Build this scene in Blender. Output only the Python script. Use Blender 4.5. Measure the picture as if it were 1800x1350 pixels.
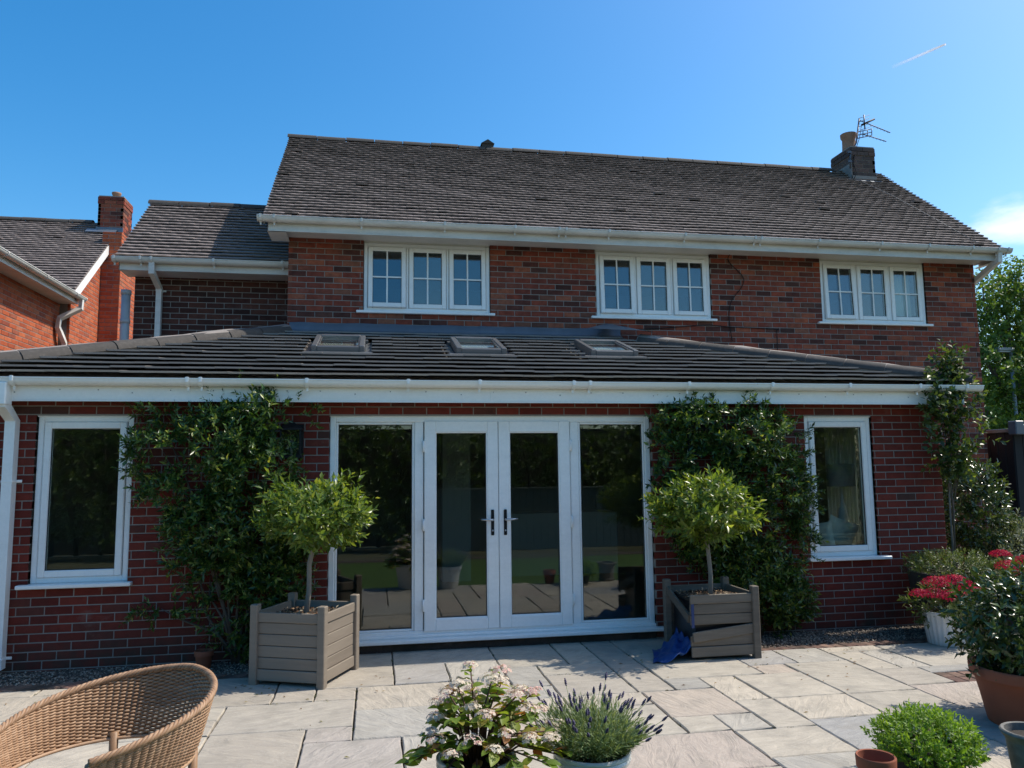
import bpy, math, random
import numpy as np
from mathutils import Vector, Matrix
random.seed(11); RNG = np.random.default_rng(11)
for _o in list(bpy.data.objects): bpy.data.objects.remove(_o)
scene = bpy.context.scene
COL = scene.collection

# ------------------------------------------------------------------ camera
def make_camera():
    f, cy, cz, yaw, pitch, roll = 1350.0, -7.3545, 1.6793, 0.17757, 0.10992, -0.01137
    fw = Vector((math.sin(yaw)*math.cos(pitch), math.cos(yaw)*math.cos(pitch), math.sin(pitch)))
    r = Vector((math.cos(yaw), -math.sin(yaw), 0)); u = r.cross(fw)
    c, s = math.cos(roll), math.sin(roll)
    r2 = r*c + u*s; u2 = u*c - r*s
    cam = bpy.data.cameras.new('camera'); cam.sensor_width = 36.0; cam.lens = 36.0*f/1800.0
    cam.clip_start = 0.05; cam.clip_end = 30000
    o = bpy.data.objects.new('camera', cam); COL.objects.link(o)
    m = Matrix((r2, u2, -fw)).transposed().to_4x4(); m.translation = (0, cy, cz)
    o.matrix_world = m
    scene.camera = o
make_camera()

# ------------------------------------------------------------------ world, sun, exposure
SUN = Vector((0.95, 0.085, 1.27)).normalized()
SUN_EL = math.asin(SUN.z); SUN_AZ = math.atan2(SUN.x, SUN.y)
def make_world():
    w = bpy.data.worlds.new('World'); scene.world = w; w.use_nodes = True
    nt = w.node_tree; nt.nodes.clear(); N = nt.nodes.new; L = nt.links.new
    out = N('ShaderNodeOutputWorld'); bg = N('ShaderNodeBackground'); bg.inputs[1].default_value = 0.15
    sky = N('ShaderNodeTexSky'); sky.sky_type = 'NISHITA'; sky.sun_disc = False
    sky.sun_elevation = SUN_EL; sky.sun_rotation = SUN_AZ
    sky.altitude = 0; sky.air_density = 1.0; sky.dust_density = 1.4; sky.ozone_density = 3.0
    hs = N('ShaderNodeHueSaturation'); hs.inputs['Saturation'].default_value = 1.48; hs.inputs['Value'].default_value = 0.87
    tint = N('ShaderNodeMix'); tint.data_type = 'RGBA'; tint.blend_type = 'MULTIPLY'; tint.inputs[0].default_value = 1; tint.inputs[7].default_value = (1.0, 0.99, 0.92, 1); L(sky.outputs[0], tint.inputs[6])
    L(tint.outputs[2], hs.inputs['Color'])
    # one low fair-weather cloud bank beyond the house on the right
    tc = N('ShaderNodeTexCoord')
    sub = N('ShaderNodeVectorMath'); sub.operation = 'SUBTRACT'; sub.inputs[1].default_value = (0.700, 0.668, 0.252)
    L(tc.outputs['Generated'], sub.inputs[0])
    mul = N('ShaderNodeVectorMath'); mul.operation = 'MULTIPLY'; mul.inputs[1].default_value = (10.5, 10.5, 34.0)
    L(sub.outputs[0], mul.inputs[0])
    ln = N('ShaderNodeVectorMath'); ln.operation = 'LENGTH'; L(mul.outputs[0], ln.inputs[0])
    nz = N('ShaderNodeTexNoise'); nz.inputs['Scale'].default_value = 14; nz.inputs['Detail'].default_value = 7; nz.inputs['Roughness'].default_value = 0.55
    mp = N('ShaderNodeMapping'); mp.inputs['Scale'].default_value = (1, 1, 2.6); L(tc.outputs['Generated'], mp.inputs[0]); L(mp.outputs[0], nz.inputs['Vector'])
    a = N('ShaderNodeMath'); a.operation = 'MULTIPLY_ADD'; a.inputs[1].default_value = 1.5; a.inputs[2].default_value = -0.75; L(nz.outputs[0], a.inputs[0])
    b = N('ShaderNodeMath'); b.operation = 'SUBTRACT'; b.inputs[0].default_value = 1.0; L(ln.outputs['Value'], b.inputs[1])
    c = N('ShaderNodeMath'); c.operation = 'ADD'; L(a.outputs[0], c.inputs[0]); L(b.outputs[0], c.inputs[1])
    mr = N('ShaderNodeMapRange'); mr.interpolation_type = 'SMOOTHSTEP'; mr.inputs[1].default_value = -0.1; mr.inputs[2].default_value = 0.75; mr.inputs[3].default_value = 0; mr.inputs[4].default_value = 0.8
    L(c.outputs[0], mr.inputs[0])
    mx = N('ShaderNodeMix'); mx.data_type = 'RGBA'; L(mr.outputs[0], mx.inputs[0]); L(hs.outputs[0], mx.inputs[6]); mx.inputs[7].default_value = (4.6, 4.75, 4.9, 1)
    L(mx.outputs[2], bg.inputs[0]); L(bg.outputs[0], out.inputs[0])
    s = bpy.data.lights.new('sun', 'SUN'); s.energy = 2.9; s.angle = math.radians(0.53); s.color = (1.0, 0.935, 0.83)
    so = bpy.data.objects.new('sun', s); COL.objects.link(so)
    so.rotation_euler = (-SUN).to_track_quat('-Z', 'Y').to_euler(); so.location = SUN*40
make_world()
vs = scene.view_settings
vs.view_transform = 'Standard'; vs.look = 'None'; vs.gamma = 1.0; vs.exposure = 0.82; vs.use_curve_mapping = False
cy = scene.cycles
cy.max_bounces = 8; cy.transparent_max_bounces = 16; cy.glossy_bounces = 5; cy.diffuse_bounces = 4; cy.transmission_bounces = 4
cy.use_denoising = True

# ------------------------------------------------------------------ mesh helpers
def tag(o, label=None, cat=None, group=None, kind=None):
    if label: o['label'] = label
    if cat: o['category'] = cat
    if group: o['group'] = group
    if kind: o['kind'] = kind
    return o
def thing(name, label, cat, loc=(0, 0, 0), rz=0.0, group=None):
    o = bpy.data.objects.new(name, None); COL.objects.link(o); o.empty_display_size = 0.2
    o.location = loc; o.rotation_euler = (0, 0, rz)
    return tag(o, label, cat, group)
def link(name, me, parent=None, loc=None, rot=None, kind=None):
    o = bpy.data.objects.new(name, me); COL.objects.link(o)
    if parent: o.parent = parent
    if loc: o.location = loc
    if rot: o.rotation_euler = rot
    if kind: o['kind'] = kind
    return o
class MB:
    def __init__(s): s.v = []; s.f = []; s.r = []; s.sm = []
    def add(s, vs, fs, rnd=0.0, sm=False):
        n = len(s.v); s.v += [tuple(q) for q in vs]
        for f in fs: s.f.append(tuple(i+n for i in f)); s.r.append(rnd); s.sm.append(sm)
        return s
    def box(s, x0, x1, y0, y1, z0, z1, rnd=0.0):
        v = [(x0,y0,z0),(x1,y0,z0),(x1,y1,z0),(x0,y1,z0),(x0,y0,z1),(x1,y0,z1),(x1,y1,z1),(x0,y1,z1)]
        return s.add(v, [(3,2,1,0),(4,5,6,7),(0,1,5,4),(1,2,6,5),(2,3,7,6),(3,0,4,7)], rnd)
    def cbox(s, x0, x1, y0, y1, z0, z1, b=0.004, rnd=0.0, T=None):
        # chamfered box
        b = min(b, (x1-x0)*.4, (y1-y0)*.4, (z1-z0)*.4)
        X = (x0, x1); Y = (y0, y1); Z = (z0, z1); v = []; idx = {}
        for i in (0, 1):
            for j in (0, 1):
                for k in (0, 1):
                    sx, sy, sz = (1, -1)[i], (1, -1)[j], (1, -1)[k]
                    idx[i,j,k] = len(v)
                    v += [(X[i], Y[j]+sy*b, Z[k]+sz*b), (X[i]+sx*b, Y[j], Z[k]+sz*b), (X[i]+sx*b, Y[j]+sy*b, Z[k])]
        I = lambda i, j, k, a: idx[i,j,k]+a
        f = []
        for i in (0, 1):
            q = [I(i,0,0,0), I(i,1,0,0), I(i,1,1,0), I(i,0,1,0)]; f.append(q if i else q[::-1])
            q = [I(0,i,0,1), I(1,i,0,1), I(1,i,1,1), I(0,i,1,1)]; f.append(q[::-1] if i else q)
            q = [I(0,0,i,2), I(1,0,i,2), I(1,1,i,2), I(0,1,i,2)]; f.append(q if i else q[::-1])
        for j in (0, 1):
            for k in (0, 1): f.append([I(0,j,k,1), I(1,j,k,1), I(1,j,k,2), I(0,j,k,2)])
        for i in (0, 1):
            for k in (0, 1): f.append([I(i,0,k,0), I(i,1,k,0), I(i,1,k,2), I(i,0,k,2)])
        for i in (0, 1):
            for j in (0, 1): f.append([I(i,j,0,0), I(i,j,1,0), I(i,j,1,1), I(i,j,0,1)])
        for key, b0 in idx.items(): f.append([b0, b0+1, b0+2])
        # orient outwards
        c = Vector(((x0+x1)/2, (y0+y1)/2, (z0+z1)/2)); g = []
        for q in f:
            p = [Vector(v[t]) for t in q]; n = (p[1]-p[0]).cross(p[2]-p[0]); m = sum(p, Vector())/len(p)
            g.append(tuple(q) if n.dot(m-c) > 0 else tuple(q[::-1]))
        if T is not None: v = [T @ Vector(q) for q in v]
        return s.add(v, g, rnd)
    def tube(s, pts, rad, n=8, cap=True, rnd=0.0, flat=1.0, closed=False):
        pts = [Vector(q) for q in pts]; m = len(pts)
        if not hasattr(rad, '__len__'): rad = [rad]*m
        vs_ = []; up = None
        for i in range(m):
            if closed: t = (pts[(i+1) % m]-pts[i-1]).normalized()
            else: t = (pts[min(i+1, m-1)]-pts[max(i-1, 0)]).normalized()
            if up is None:
                a = Vector((0, 0, 1)) if abs(t.z) < 0.9 else Vector((1, 0, 0))
                up = (a-t*a.dot(t)).normalized()
            else:
                up = (up-t*up.dot(t)); up = up.normalized() if up.length > 1e-6 else Vector((1, 0, 0))
            w = t.cross(up)
            for k in range(n):
                a = 2*math.pi*k/n
                vs_.append(pts[i]+(up*math.cos(a)+w*math.sin(a)*flat)*rad[i])
        fs = []
        for i in range(m if closed else m-1):
            j = (i+1) % m
            for k in range(n):
                k2 = (k+1) % n
                fs.append((i*n+k, i*n+k2, j*n+k2, j*n+k))
        if cap and not closed: fs += [tuple(range(n))[::-1], tuple((m-1)*n+k for k in range(n))]
        return s.add(vs_, fs, rnd, True)
    def lathe(s, prof, c=(0, 0, 0), n=32, rnd=0.0, wob=None, cap=True):
        vs_ = []
        for (r, z) in prof:
            for k in range(n):
                a = 2*math.pi*k/n; rr = r*(wob(a, z) if wob else 1.0)
                vs_.append((c[0]+rr*math.cos(a), c[1]+rr*math.sin(a), c[2]+z))
        fs = []
        for i in range(len(prof)-1):
            for k in range(n):
                k2 = (k+1) % n; fs.append((i*n+k, i*n+k2, (i+1)*n+k2, (i+1)*n+k))
        if cap: fs += [tuple(range(n))[::-1], tuple((len(prof)-1)*n+k for k in range(n))]
        return s.add(vs_, fs, rnd, True)
    def mesh(s, name, mat):
        me = bpy.data.meshes.new(name); me.from_pydata(s.v, [], s.f)
        at = me.attributes.new('rnd', 'FLOAT', 'FACE'); at.data.foreach_set('value', s.r)
        me.polygons.foreach_set('use_smooth', s.sm); me.materials.append(mat); me.update()
        return me
    def build(s, name, mat, parent=None, loc=None, rot=None, kind=None):
        return link(name, s.mesh(name, mat), parent, loc, rot, kind)
def autosmooth(o, ang=35):
    me = o.data
    me.polygons.foreach_set('use_smooth', [True]*len(me.polygons))
    me.set_sharp_from_angle(angle=math.radians(ang))
    return o
def np_mesh(name, V, F, mat, rnd=None, smooth=False):
    me = bpy.data.meshes.new(name); V = np.asarray(V, np.float32); F = np.asarray(F, np.int32)
    nf, k = F.shape
    me.vertices.add(len(V)); me.vertices.foreach_set('co', V.ravel())
    me.loops.add(nf*k); me.loops.foreach_set('vertex_index', F.ravel())
    me.polygons.add(nf); me.polygons.foreach_set('loop_start', np.arange(0, nf*k, k, dtype=np.int32))
    if rnd is not None:
        at = me.attributes.new('rnd', 'FLOAT', 'FACE'); at.data.foreach_set('value', np.asarray(rnd, np.float32))
    me.materials.append(mat); me.update(calc_edges=True); me.validate()
    if smooth: me.polygons.foreach_set('use_smooth', [True]*nf)
    return me

# ------------------------------------------------------------------ materials
def new_mat(name):
    m = bpy.data.materials.new(name); m.use_nodes = True; nt = m.node_tree; nt.nodes.clear()
    return m, nt, nt.nodes.new, nt.links.new
def ramp(N, stops, interp='LINEAR'):
    r = N('ShaderNodeValToRGB'); e = r.color_ramp.elements; r.color_ramp.interpolation = interp
    while len(e) < len(stops): e.new(0.5)
    for k, (p, c) in enumerate(stops): e[k].position = p; e[k].color = (c[0], c[1], c[2], 1)
    return r
def rnd_node(N, L):
    at = N('ShaderNodeAttribute'); at.attribute_name = 'rnd'; oi = N('ShaderNodeObjectInfo')
    ad = N('ShaderNodeMath'); ad.operation = 'ADD'; L(at.outputs['Fac'], ad.inputs[0]); L(oi.outputs['Random'], ad.inputs[1])
    fr = N('ShaderNodeMath'); fr.operation = 'FRACT'; L(ad.outputs[0], fr.inputs[0])
    return fr.outputs[0]
def noise(N, L, scale, detail=4, rough=0.55, stretch=None, coord='pos', dist=0.0):
    nz = N('ShaderNodeTexNoise'); nz.inputs['Scale'].default_value = scale; nz.inputs['Detail'].default_value = detail
    nz.inputs['Roughness'].default_value = rough; nz.inputs['Distortion'].default_value = dist
    if coord == 'pos': src = N('ShaderNodeNewGeometry').outputs['Position']
    else: src = N('ShaderNodeTexCoord').outputs['Object']
    if stretch:
        mp = N('ShaderNodeMapping'); mp.inputs['Scale'].default_value = stretch; L(src, mp.inputs[0]); src = mp.outputs[0]
    L(src, nz.inputs['Vector'])
    return nz.outputs[0]
def mixc(N, L, fac, a, b, mode='MIX'):
    mx = N('ShaderNodeMix'); mx.data_type = 'RGBA'; mx.blend_type = mode
    for sock, v in ((mx.inputs[0], fac), (mx.inputs[6], a), (mx.inputs[7], b)):
        if isinstance(v, (int, float)): sock.default_value = v
        elif isinstance(v, tuple): sock.default_value = (v[0], v[1], v[2], 1)
        else: L(v, sock)
    return mx.outputs[2]
def mrange(N, L, v, a, b, c, d):
    mr = N('ShaderNodeMapRange'); L(v, mr.inputs[0])
    for i, q in enumerate((a, b, c, d)): mr.inputs[i+1].default_value = q
    return mr.outputs[0]
def finish(nt, N, L, col, rough=0.6, bumps=(), spec=0.5, metal=0.0, coat=0.0):
    p = N('ShaderNodeBsdfPrincipled'); out = N('ShaderNodeOutputMaterial')
    if isinstance(col, tuple): p.inputs['Base Color'].default_value = (*col, 1)
    else: L(col, p.inputs['Base Color'])
    if isinstance(rough, (int, float)): p.inputs['Roughness'].default_value = rough
    else: L(rough, p.inputs['Roughness'])
    p.inputs['Specular IOR Level'].default_value = spec; p.inputs['Metallic'].default_value = metal
    p.inputs['Coat Weight'].default_value = coat
    prev = None
    for (h, st, di) in bumps:
        b = N('ShaderNodeBump'); b.inputs['Strength'].default_value = st; b.inputs['Distance'].default_value = di
        L(h, b.inputs['Height'])
        if prev: L(prev, b.inputs['Normal'])
        prev = b.outputs[0]
    if prev: L(prev, p.inputs['Normal'])
    L(p.outputs[0], out.inputs[0])
    return p
def m_brick(name, stops, vary=0.45, bscale=90, soot=0.0):
    m, nt, N, L = new_mat(name)
    r = ramp(N, stops); L(rnd_node(N, L), r.inputs[0])
    n1 = noise(N, L, 14, 5); n2 = noise(N, L, bscale, 4, 0.65)
    c = mixc(N, L, 1.0, r.outputs[0], mixc(N, L, n1, (1-vary,)*3, (1+vary,)*3), 'MULTIPLY')
    c = mixc(N, L, 1.0, c, mixc(N, L, n2, (0.75,)*3, (1.25,)*3), 'MULTIPLY')
    if soot:
        n3 = noise(N, L, 1.3, 5, 0.6)
        c = mixc(N, L, mrange(N, L, n3, 0.5, 0.75, 0, soot), c, (0.05, 0.04, 0.035))
    # damp splash zone near the ground and faint salt bloom
    sp = N('ShaderNodeSeparateXYZ'); L(N('ShaderNodeNewGeometry').outputs['Position'], sp.inputs[0])
    nd = noise(N, L, 4.5, 6, 0.65)
    md = N('ShaderNodeMath'); md.operation = 'MULTIPLY'; L(mrange(N, L, sp.outputs['Z'], 0.05, 0.42, 1.0, 0.0), md.inputs[0]); L(mrange(N, L, nd, 0.35, 0.65, 0.1, 0.9), md.inputs[1])
    c = mixc(N, L, md.outputs[0], c, (0.045, 0.04, 0.03))
    ns = noise(N, L, 2.3, 7, 0.7, (1, 1, 1.6))
    c = mixc(N, L, mrange(N, L, ns, 0.60, 0.80, 0, 0.35), c, (0.32, 0.27, 0.24))
    finish(nt, N, L, c, 0.85, [(n2, 0.6, 0.005)], 0.25)
    return m
def m_noise(name, stops, scale, rough=0.7, bump=0.2, bdist=0.003, bscale=None, stretch=None, spec=0.4, metal=0.0, detail=5, use_rnd=0.0, coord='pos', coat=0.0):
    m, nt, N, L = new_mat(name)
    n1 = noise(N, L, scale, detail, 0.6, stretch, coord)
    if use_rnd:
        a = N('ShaderNodeMath'); a.operation = 'MULTIPLY_ADD'; a.inputs[1].default_value = use_rnd; L(rnd_node(N, L), a.inputs[0])
        b = N('ShaderNodeMath'); b.operation = 'MULTIPLY'; b.inputs[1].default_value = 1-use_rnd; L(n1, b.inputs[0]); L(b.outputs[0], a.inputs[2]); fac = a.outputs[0]
    else: fac = n1
    r = ramp(N, stops); L(fac, r.inputs[0])
    nb = noise(N, L, bscale or scale*4, 5, 0.65, stretch, coord)
    finish(nt, N, L, r.outputs[0], rough, [(nb, bump, bdist)] if bump else (), spec, metal, coat)
    return m
def m_plain(name, col, rough=0.5, spec=0.5, metal=0.0, dirt=0.0, coat=0.0):
    m, nt, N, L = new_mat(name)
    if dirt:
        n1 = noise(N, L, 3.5, 6, 0.7, (0.5, 1, 2.0)); n2 = noise(N, L, 40, 3)
        f = mrange(N, L, n1, 0.45, 0.8, 0, dirt)
        c = mixc(N, L, f, col, (col[0]*.35, col[1]*.36, col[2]*.34))
        c = mixc(N, L, 0.12, c, mixc(N, L, n2, (0.0,)*3, col), 'MIX')
    else: c = col
    finish(nt, N, L, c, rough, (), spec, metal, coat)
    return m
def m_leaf(name, stops, trans=0.35, rough=0.4, spec=0.5, tcol=None):
    m, nt, N, L = new_mat(name)
    r = ramp(N, stops); L(rnd_node(N, L), r.inputs[0])
    p = N('ShaderNodeBsdfPrincipled'); L(r.outputs[0], p.inputs['Base Color']); p.inputs['Roughness'].default_value = rough; p.inputs['Specular IOR Level'].default_value = spec
    t = N('ShaderNodeBsdfTranslucent')
    c2 = mixc(N, L, 1.0, r.outputs[0], tcol or (1.9, 1.75, 0.7), 'MULTIPLY'); L(c2, t.inputs[0])
    mx = N('ShaderNodeMixShader'); mx.inputs[0].default_value = trans; L(p.outputs[0], mx.inputs[1]); L(t.outputs[0], mx.inputs[2])
    out = N('ShaderNodeOutputMaterial'); L(mx.outputs[0], out.inputs[0])
    return m
def m_glass(name, base=0.07, tint=(0.9, 0.95, 0.93)):
    m, nt, N, L = new_mat(name)
    lw = N('ShaderNodeLayerWeight'); lw.inputs[0].default_value = 0.5
    pw = N('ShaderNodeMath'); pw.operation = 'POWER'; pw.inputs[1].default_value = 4.0; L(lw.outputs['Facing'], pw.inputs[0])
    ma = N('ShaderNodeMath'); ma.operation = 'MULTIPLY_ADD'; ma.inputs[1].default_value = 0.8; ma.inputs[2].default_value = base; L(pw.outputs[0], ma.inputs[0])
    g = N('ShaderNodeBsdfGlossy'); g.inputs['Roughness'].default_value = 0.0; g.inputs[0].default_value = (1, 1, 1, 1)
    t = N('ShaderNodeBsdfTransparent'); t.inputs[0].default_value = (*tint, 1)
    mx = N('ShaderNodeMixShader'); L(ma.outputs[0], mx.inputs[0]); L(t.outputs[0], mx.inputs[1]); L(g.outputs[0], mx.inputs[2])
    out = N('ShaderNodeOutputMaterial'); L(mx.outputs[0], out.inputs[0])
    return m
def m_stone():
    m, nt, N, L = new_mat('riven_sandstone')
    r = ramp(N, [(0, (.30,.285,.255)), (.2, (.41,.38,.325)), (.4, (.35,.31,.255)), (.6, (.455,.40,.32)), (.75, (.38,.345,.285)), (.88, (.415,.34,.275)), (1, (.32,.31,.29))])
    L(rnd_node(N, L), r.inputs[0])
    oi = N('ShaderNodeObjectInfo'); geo = N('ShaderNodeNewGeometry')
    # each slab has its own bedding direction
    vr = N('ShaderNodeVectorRotate'); vr.rotation_type = 'Z_AXIS'; L(geo.outputs['Position'], vr.inputs['Vector'])
    mm = N('ShaderNodeMath'); mm.operation = 'MULTIPLY'; mm.inputs[1].default_value = 9.0; L(oi.outputs['Random'], mm.inputs[0]); L(mm.outputs[0], vr.inputs['Angle'])
    mp = N('ShaderNodeMapping'); mp.inputs['Scale'].default_value = (1.3, 4.2, 1.0); L(vr.outputs[0], mp.inputs[0])
    n1 = N('ShaderNodeTexNoise'); n1.inputs['Scale'].default_value = 2.2; n1.inputs['Detail'].default_value = 7; n1.inputs['Roughness'].default_value = .6; n1.inputs['Distortion'].default_value = 1.9; L(mp.outputs[0], n1.inputs['Vector'])
    n2 = noise(N, L, 60, 5, .7); n3 = noise(N, L, 5, 4)
    c = mixc(N, L, 1.0, r.outputs[0], mixc(N, L, n1.outputs[0], (.70,.70,.72), (1.30,1.28,1.25)), 'MULTIPLY')
    c = mixc(N, L, 1.0, c, mixc(N, L, n2, (.88,)*3, (1.12,)*3), 'MULTIPLY')
    c = mixc(N, L, mrange(N, L, n3, .48, .72, 0, .5), c, (.23,.21,.175))
    # pale quartz veins
    v = N('ShaderNodeMath'); v.operation = 'PINGPONG'; v.inputs[1].default_value = .06; L(n1.outputs[0], v.inputs[0])
    vf = mrange(N, L, v.outputs[0], 0.0, .006, .35, 0.0)
    c = mixc(N, L, vf, c, (.62,.59,.52))
    finish(nt, N, L, c, .8, [(n1.outputs[0], .8, .02), (n2, .35, .003)], .3)
    return m
MAT = {}
MAT['ext_brick'] = m_brick('red_facing_brick', [(0,(.115,.019,.013)),(.35,(.155,.025,.016)),(.8,(.185,.032,.02)),(.93,(.145,.031,.02)),(1,(.075,.033,.026))], .4, 110, .28)
MAT['old_brick'] = m_brick('weathered_mixed_brick', [(0,(.06,.024,.019)),(.18,(.115,.035,.025)),(.35,(.21,.046,.027)),(.55,(.265,.058,.031)),(.68,(.17,.053,.035)),(.82,(.34,.085,.04)),(.92,(.24,.09,.054)),(1,(.066,.028,.023))], .6, 55, .25)
MAT['wing_brick'] = m_brick('shade_toned_brown_brick', [(0,(.045,.02,.016)),(.5,(.085,.030,.022)),(1,(.12,.045,.03))], .5, 70, .3)  # brown brick darkened further: the wing's deeper shade is put into the colour
MAT['nb_brick'] = m_brick('orange_red_brick', [(0,(.33,.07,.03)),(.4,(.43,.095,.036)),(.75,(.48,.125,.05)),(.92,(.40,.13,.065)),(1,(.25,.06,.035))], .35, 70)
MAT['dark_brick'] = m_brick('dark_stack_brick', [(0,(.07,.05,.045)),(.5,(.10,.07,.06)),(1,(.13,.08,.065))], .4, 60)
MAT['mortar'] = m_noise('pale_mortar', [(0,(.20,.175,.155)),(1,(.32,.285,.25))], 18, .95, .4, .002, 120)
MAT['old_mortar'] = m_noise('weathered_mortar', [(0,(.20,.17,.15)),(1,(.34,.30,.265))], 9, .95, .4, .002, 120)
MAT['upvc'] = m_plain('white_upvc', (.93,.91,.875), .28, .5, 0, .14)
MAT['upvc_old'] = m_plain('aged_white_upvc', (.72,.68,.62), .42, .45, 0, .55)
MAT['upvc_grey'] = m_plain('grey_plastic_pipe', (.42,.42,.43), .45, .4, 0, .2)
MAT['glass'] = m_glass('clear_double_glazing', .065)
MAT['glass_up'] = m_glass('upper_double_glazing', .10)
MAT['gasket'] = m_plain('black_gasket', (.02,.02,.022), .6)
MAT['black_metal'] = m_plain('black_powder_coat', (.010,.010,.011), .6, .25)
MAT['steel'] = m_plain('brushed_steel', (.55,.55,.56), .3, .5, 1.0)
MAT['alloy'] = m_plain('weathered_aluminium', (.10,.105,.12), .5, .5, .6)
MAT['tile'] = m_noise('dark_concrete_tile', [(0,(.20,.18,.165)),(.5,(.25,.226,.208)),(1,(.31,.282,.26))], 5, .36, .2, .002, 160, use_rnd=.45, spec=.75)
MAT['lead'] = m_noise('blue_grey_lead', [(0,(.10,.125,.155)),(.6,(.15,.18,.215)),(1,(.24,.27,.30))], 4, .45, .25, .006, 9, metal=.35)
MAT['stone'] = m_stone()
MAT['paver'] = m_brick('clay_paver', [(0,(.16,.09,.075)),(.5,(.24,.13,.10)),(1,(.30,.19,.14))], .4, 60)
MAT['joint'] = m_noise('dark_sand_joint', [(0,(.03,.028,.024)),(.6,(.10,.09,.075)),(1,(.16,.15,.11))], 30, .95, .5, .003, 90)
MAT['soil'] = m_noise('dark_earth', [(0,(.02,.017,.013)),(1,(.06,.048,.036))], 20, .95, .8, .01, 60)
def m_oldtile():
    m, nt, N, L = new_mat('weathered_plain_tile')
    r = ramp(N, [(0,(.205,.17,.155)),(.5,(.225,.186,.17)),(1,(.25,.207,.19))]); L(rnd_node(N, L), r.inputs[0])
    n1 = noise(N, L, 1.6, 5); n2 = noise(N, L, 45, 5, .7)
    c = mixc(N, L, 1.0, r.outputs[0], mixc(N, L, n1, (.88,)*3, (1.12,)*3), 'MULTIPLY')
    c = mixc(N, L, mrange(N, L, n2, .70, .80, 0, .6), c, (.45,.42,.38))
    n3 = noise(N, L, 8, 6, .7)
    c = mixc(N, L, mrange(N, L, n3, .63, .74, 0, .6), c, (.07,.068,.05))
    finish(nt, N, L, c, .82, [(n2, .4, .003)], .3)
    return m
MAT['oldtile'] = m_oldtile()
MAT['ridge'] = m_noise('lichened_ridge_tile', [(0,(.035,.031,.028)),(.55,(.065,.057,.05)),(.72,(.09,.08,.07)),(.80,(.28,.26,.23)),(1,(.34,.32,.28))], 22, .85, .4, .003, 60, use_rnd=.15)

# ================================================================== the setting
MAT['ground'] = m_noise('rough_ground', [(0,(.06,.07,.03)),(1,(.12,.11,.06))], .8, .95, .3, .02)
MAT['lawn'] = m_noise('mown_lawn', [(0,(.05,.10,.02)),(.5,(.075,.14,.028)),(1,(.10,.17,.04))], 3, .9, .9, .03, 90)
g = MB(); g.add([(-1500,-1500,-.06),(1500,-1500,-.06),(1500,1500,-.06),(-1500,1500,-.06)], [(0,1,2,3)])
tag(g.build('ground', MAT['ground']), kind='structure')
g = MB(); g.add([(-9,-7.05,-.004),(11,-7.05,-.004),(11,-3.84,-.004),(-9,-3.84,-.004)], [(0,1,2,3)])
tag(g.build('lawn', MAT['lawn']), kind='structure')
MAT['gravel_sheet'] = m_noise('gravel_bedding', [(0,(.03,.026,.022)),(1,(.15,.12,.095))], 60, .95, 1.0, .02, 90)
MAT['pebble'] = m_leaf('gravel_stone', [(0,(.05,.045,.04)),(.25,(.12,.10,.085)),(.5,(.20,.155,.12)),(.75,(.30,.24,.18)),(1,(.42,.37,.30))], 0.0, .75, .3)

patio = MB()
patio.add([(-5.5,-3.84,-.006),(9.5,-3.84,-.006),(9.5,.25,-.006),(-5.5,.25,-.006)], [(0,1,2,3)])
patio.add([(-5.5,-5.4,-.006),(-.28,-5.4,-.006),(-.28,-3.84,-.006),(-5.5,-3.84,-.006)], [(0,1,2,3)])
PATIO = tag(patio.build('patio', MAT['joint']), kind='structure')

def slab(x0, x1, y0, y1, top=.022):
    # riven flag: wavy fettled edge, rounded arris
    g = .0055; x0 += g; x1 -= g; y0 += g; y1 -= g
    def ring(inset, z, amp, ph):
        P = []
        for (ax, ay, bx, by) in ((x0,y0,x1,y0),(x1,y0,x1,y1),(x1,y1,x0,y1),(x0,y1,x0,y0)):
            L_ = math.hypot(bx-ax, by-ay); n = max(3, int(L_/.07)); ux, uy = (bx-ax)/L_, (by-ay)/L_
            for i in range(n):
                t = i/n; d = (random.uniform(-1, 1)*amp if i else 0)+inset
                P.append((ax+(bx-ax)*t-uy*d, ay+(by-ay)*t+ux*d, z))
        return P
    st = random.getstate(); A = ring(0, -.004, .003, 0); random.setstate(st); B = ring(0.0, top-.007, .003, 0)
    random.setstate(st); C_ = ring(.007, top, .003, 0); n = len(A)
    cx, cy_ = (x0+x1)/2, (y0+y1)/2
    m = MB(); f = []
    for k in range(n):
        k2 = (k+1) % n; f += [(k,k2,n+k2,n+k),(n+k,n+k2,2*n+k2,2*n+k)]
    f.append(tuple(2*n+k for k in range(n)))
    dz = random.uniform(-.0025, .0025)
    m.add([(p[0]-cx, p[1]-cy_, p[2]+dz) for p in A+B+C_], f)
    m.build('slab', MAT['stone'], PATIO, (cx, cy_, 0), (random.uniform(-.0015,.0015), random.uniform(-.0015,.0015), 0))
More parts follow.
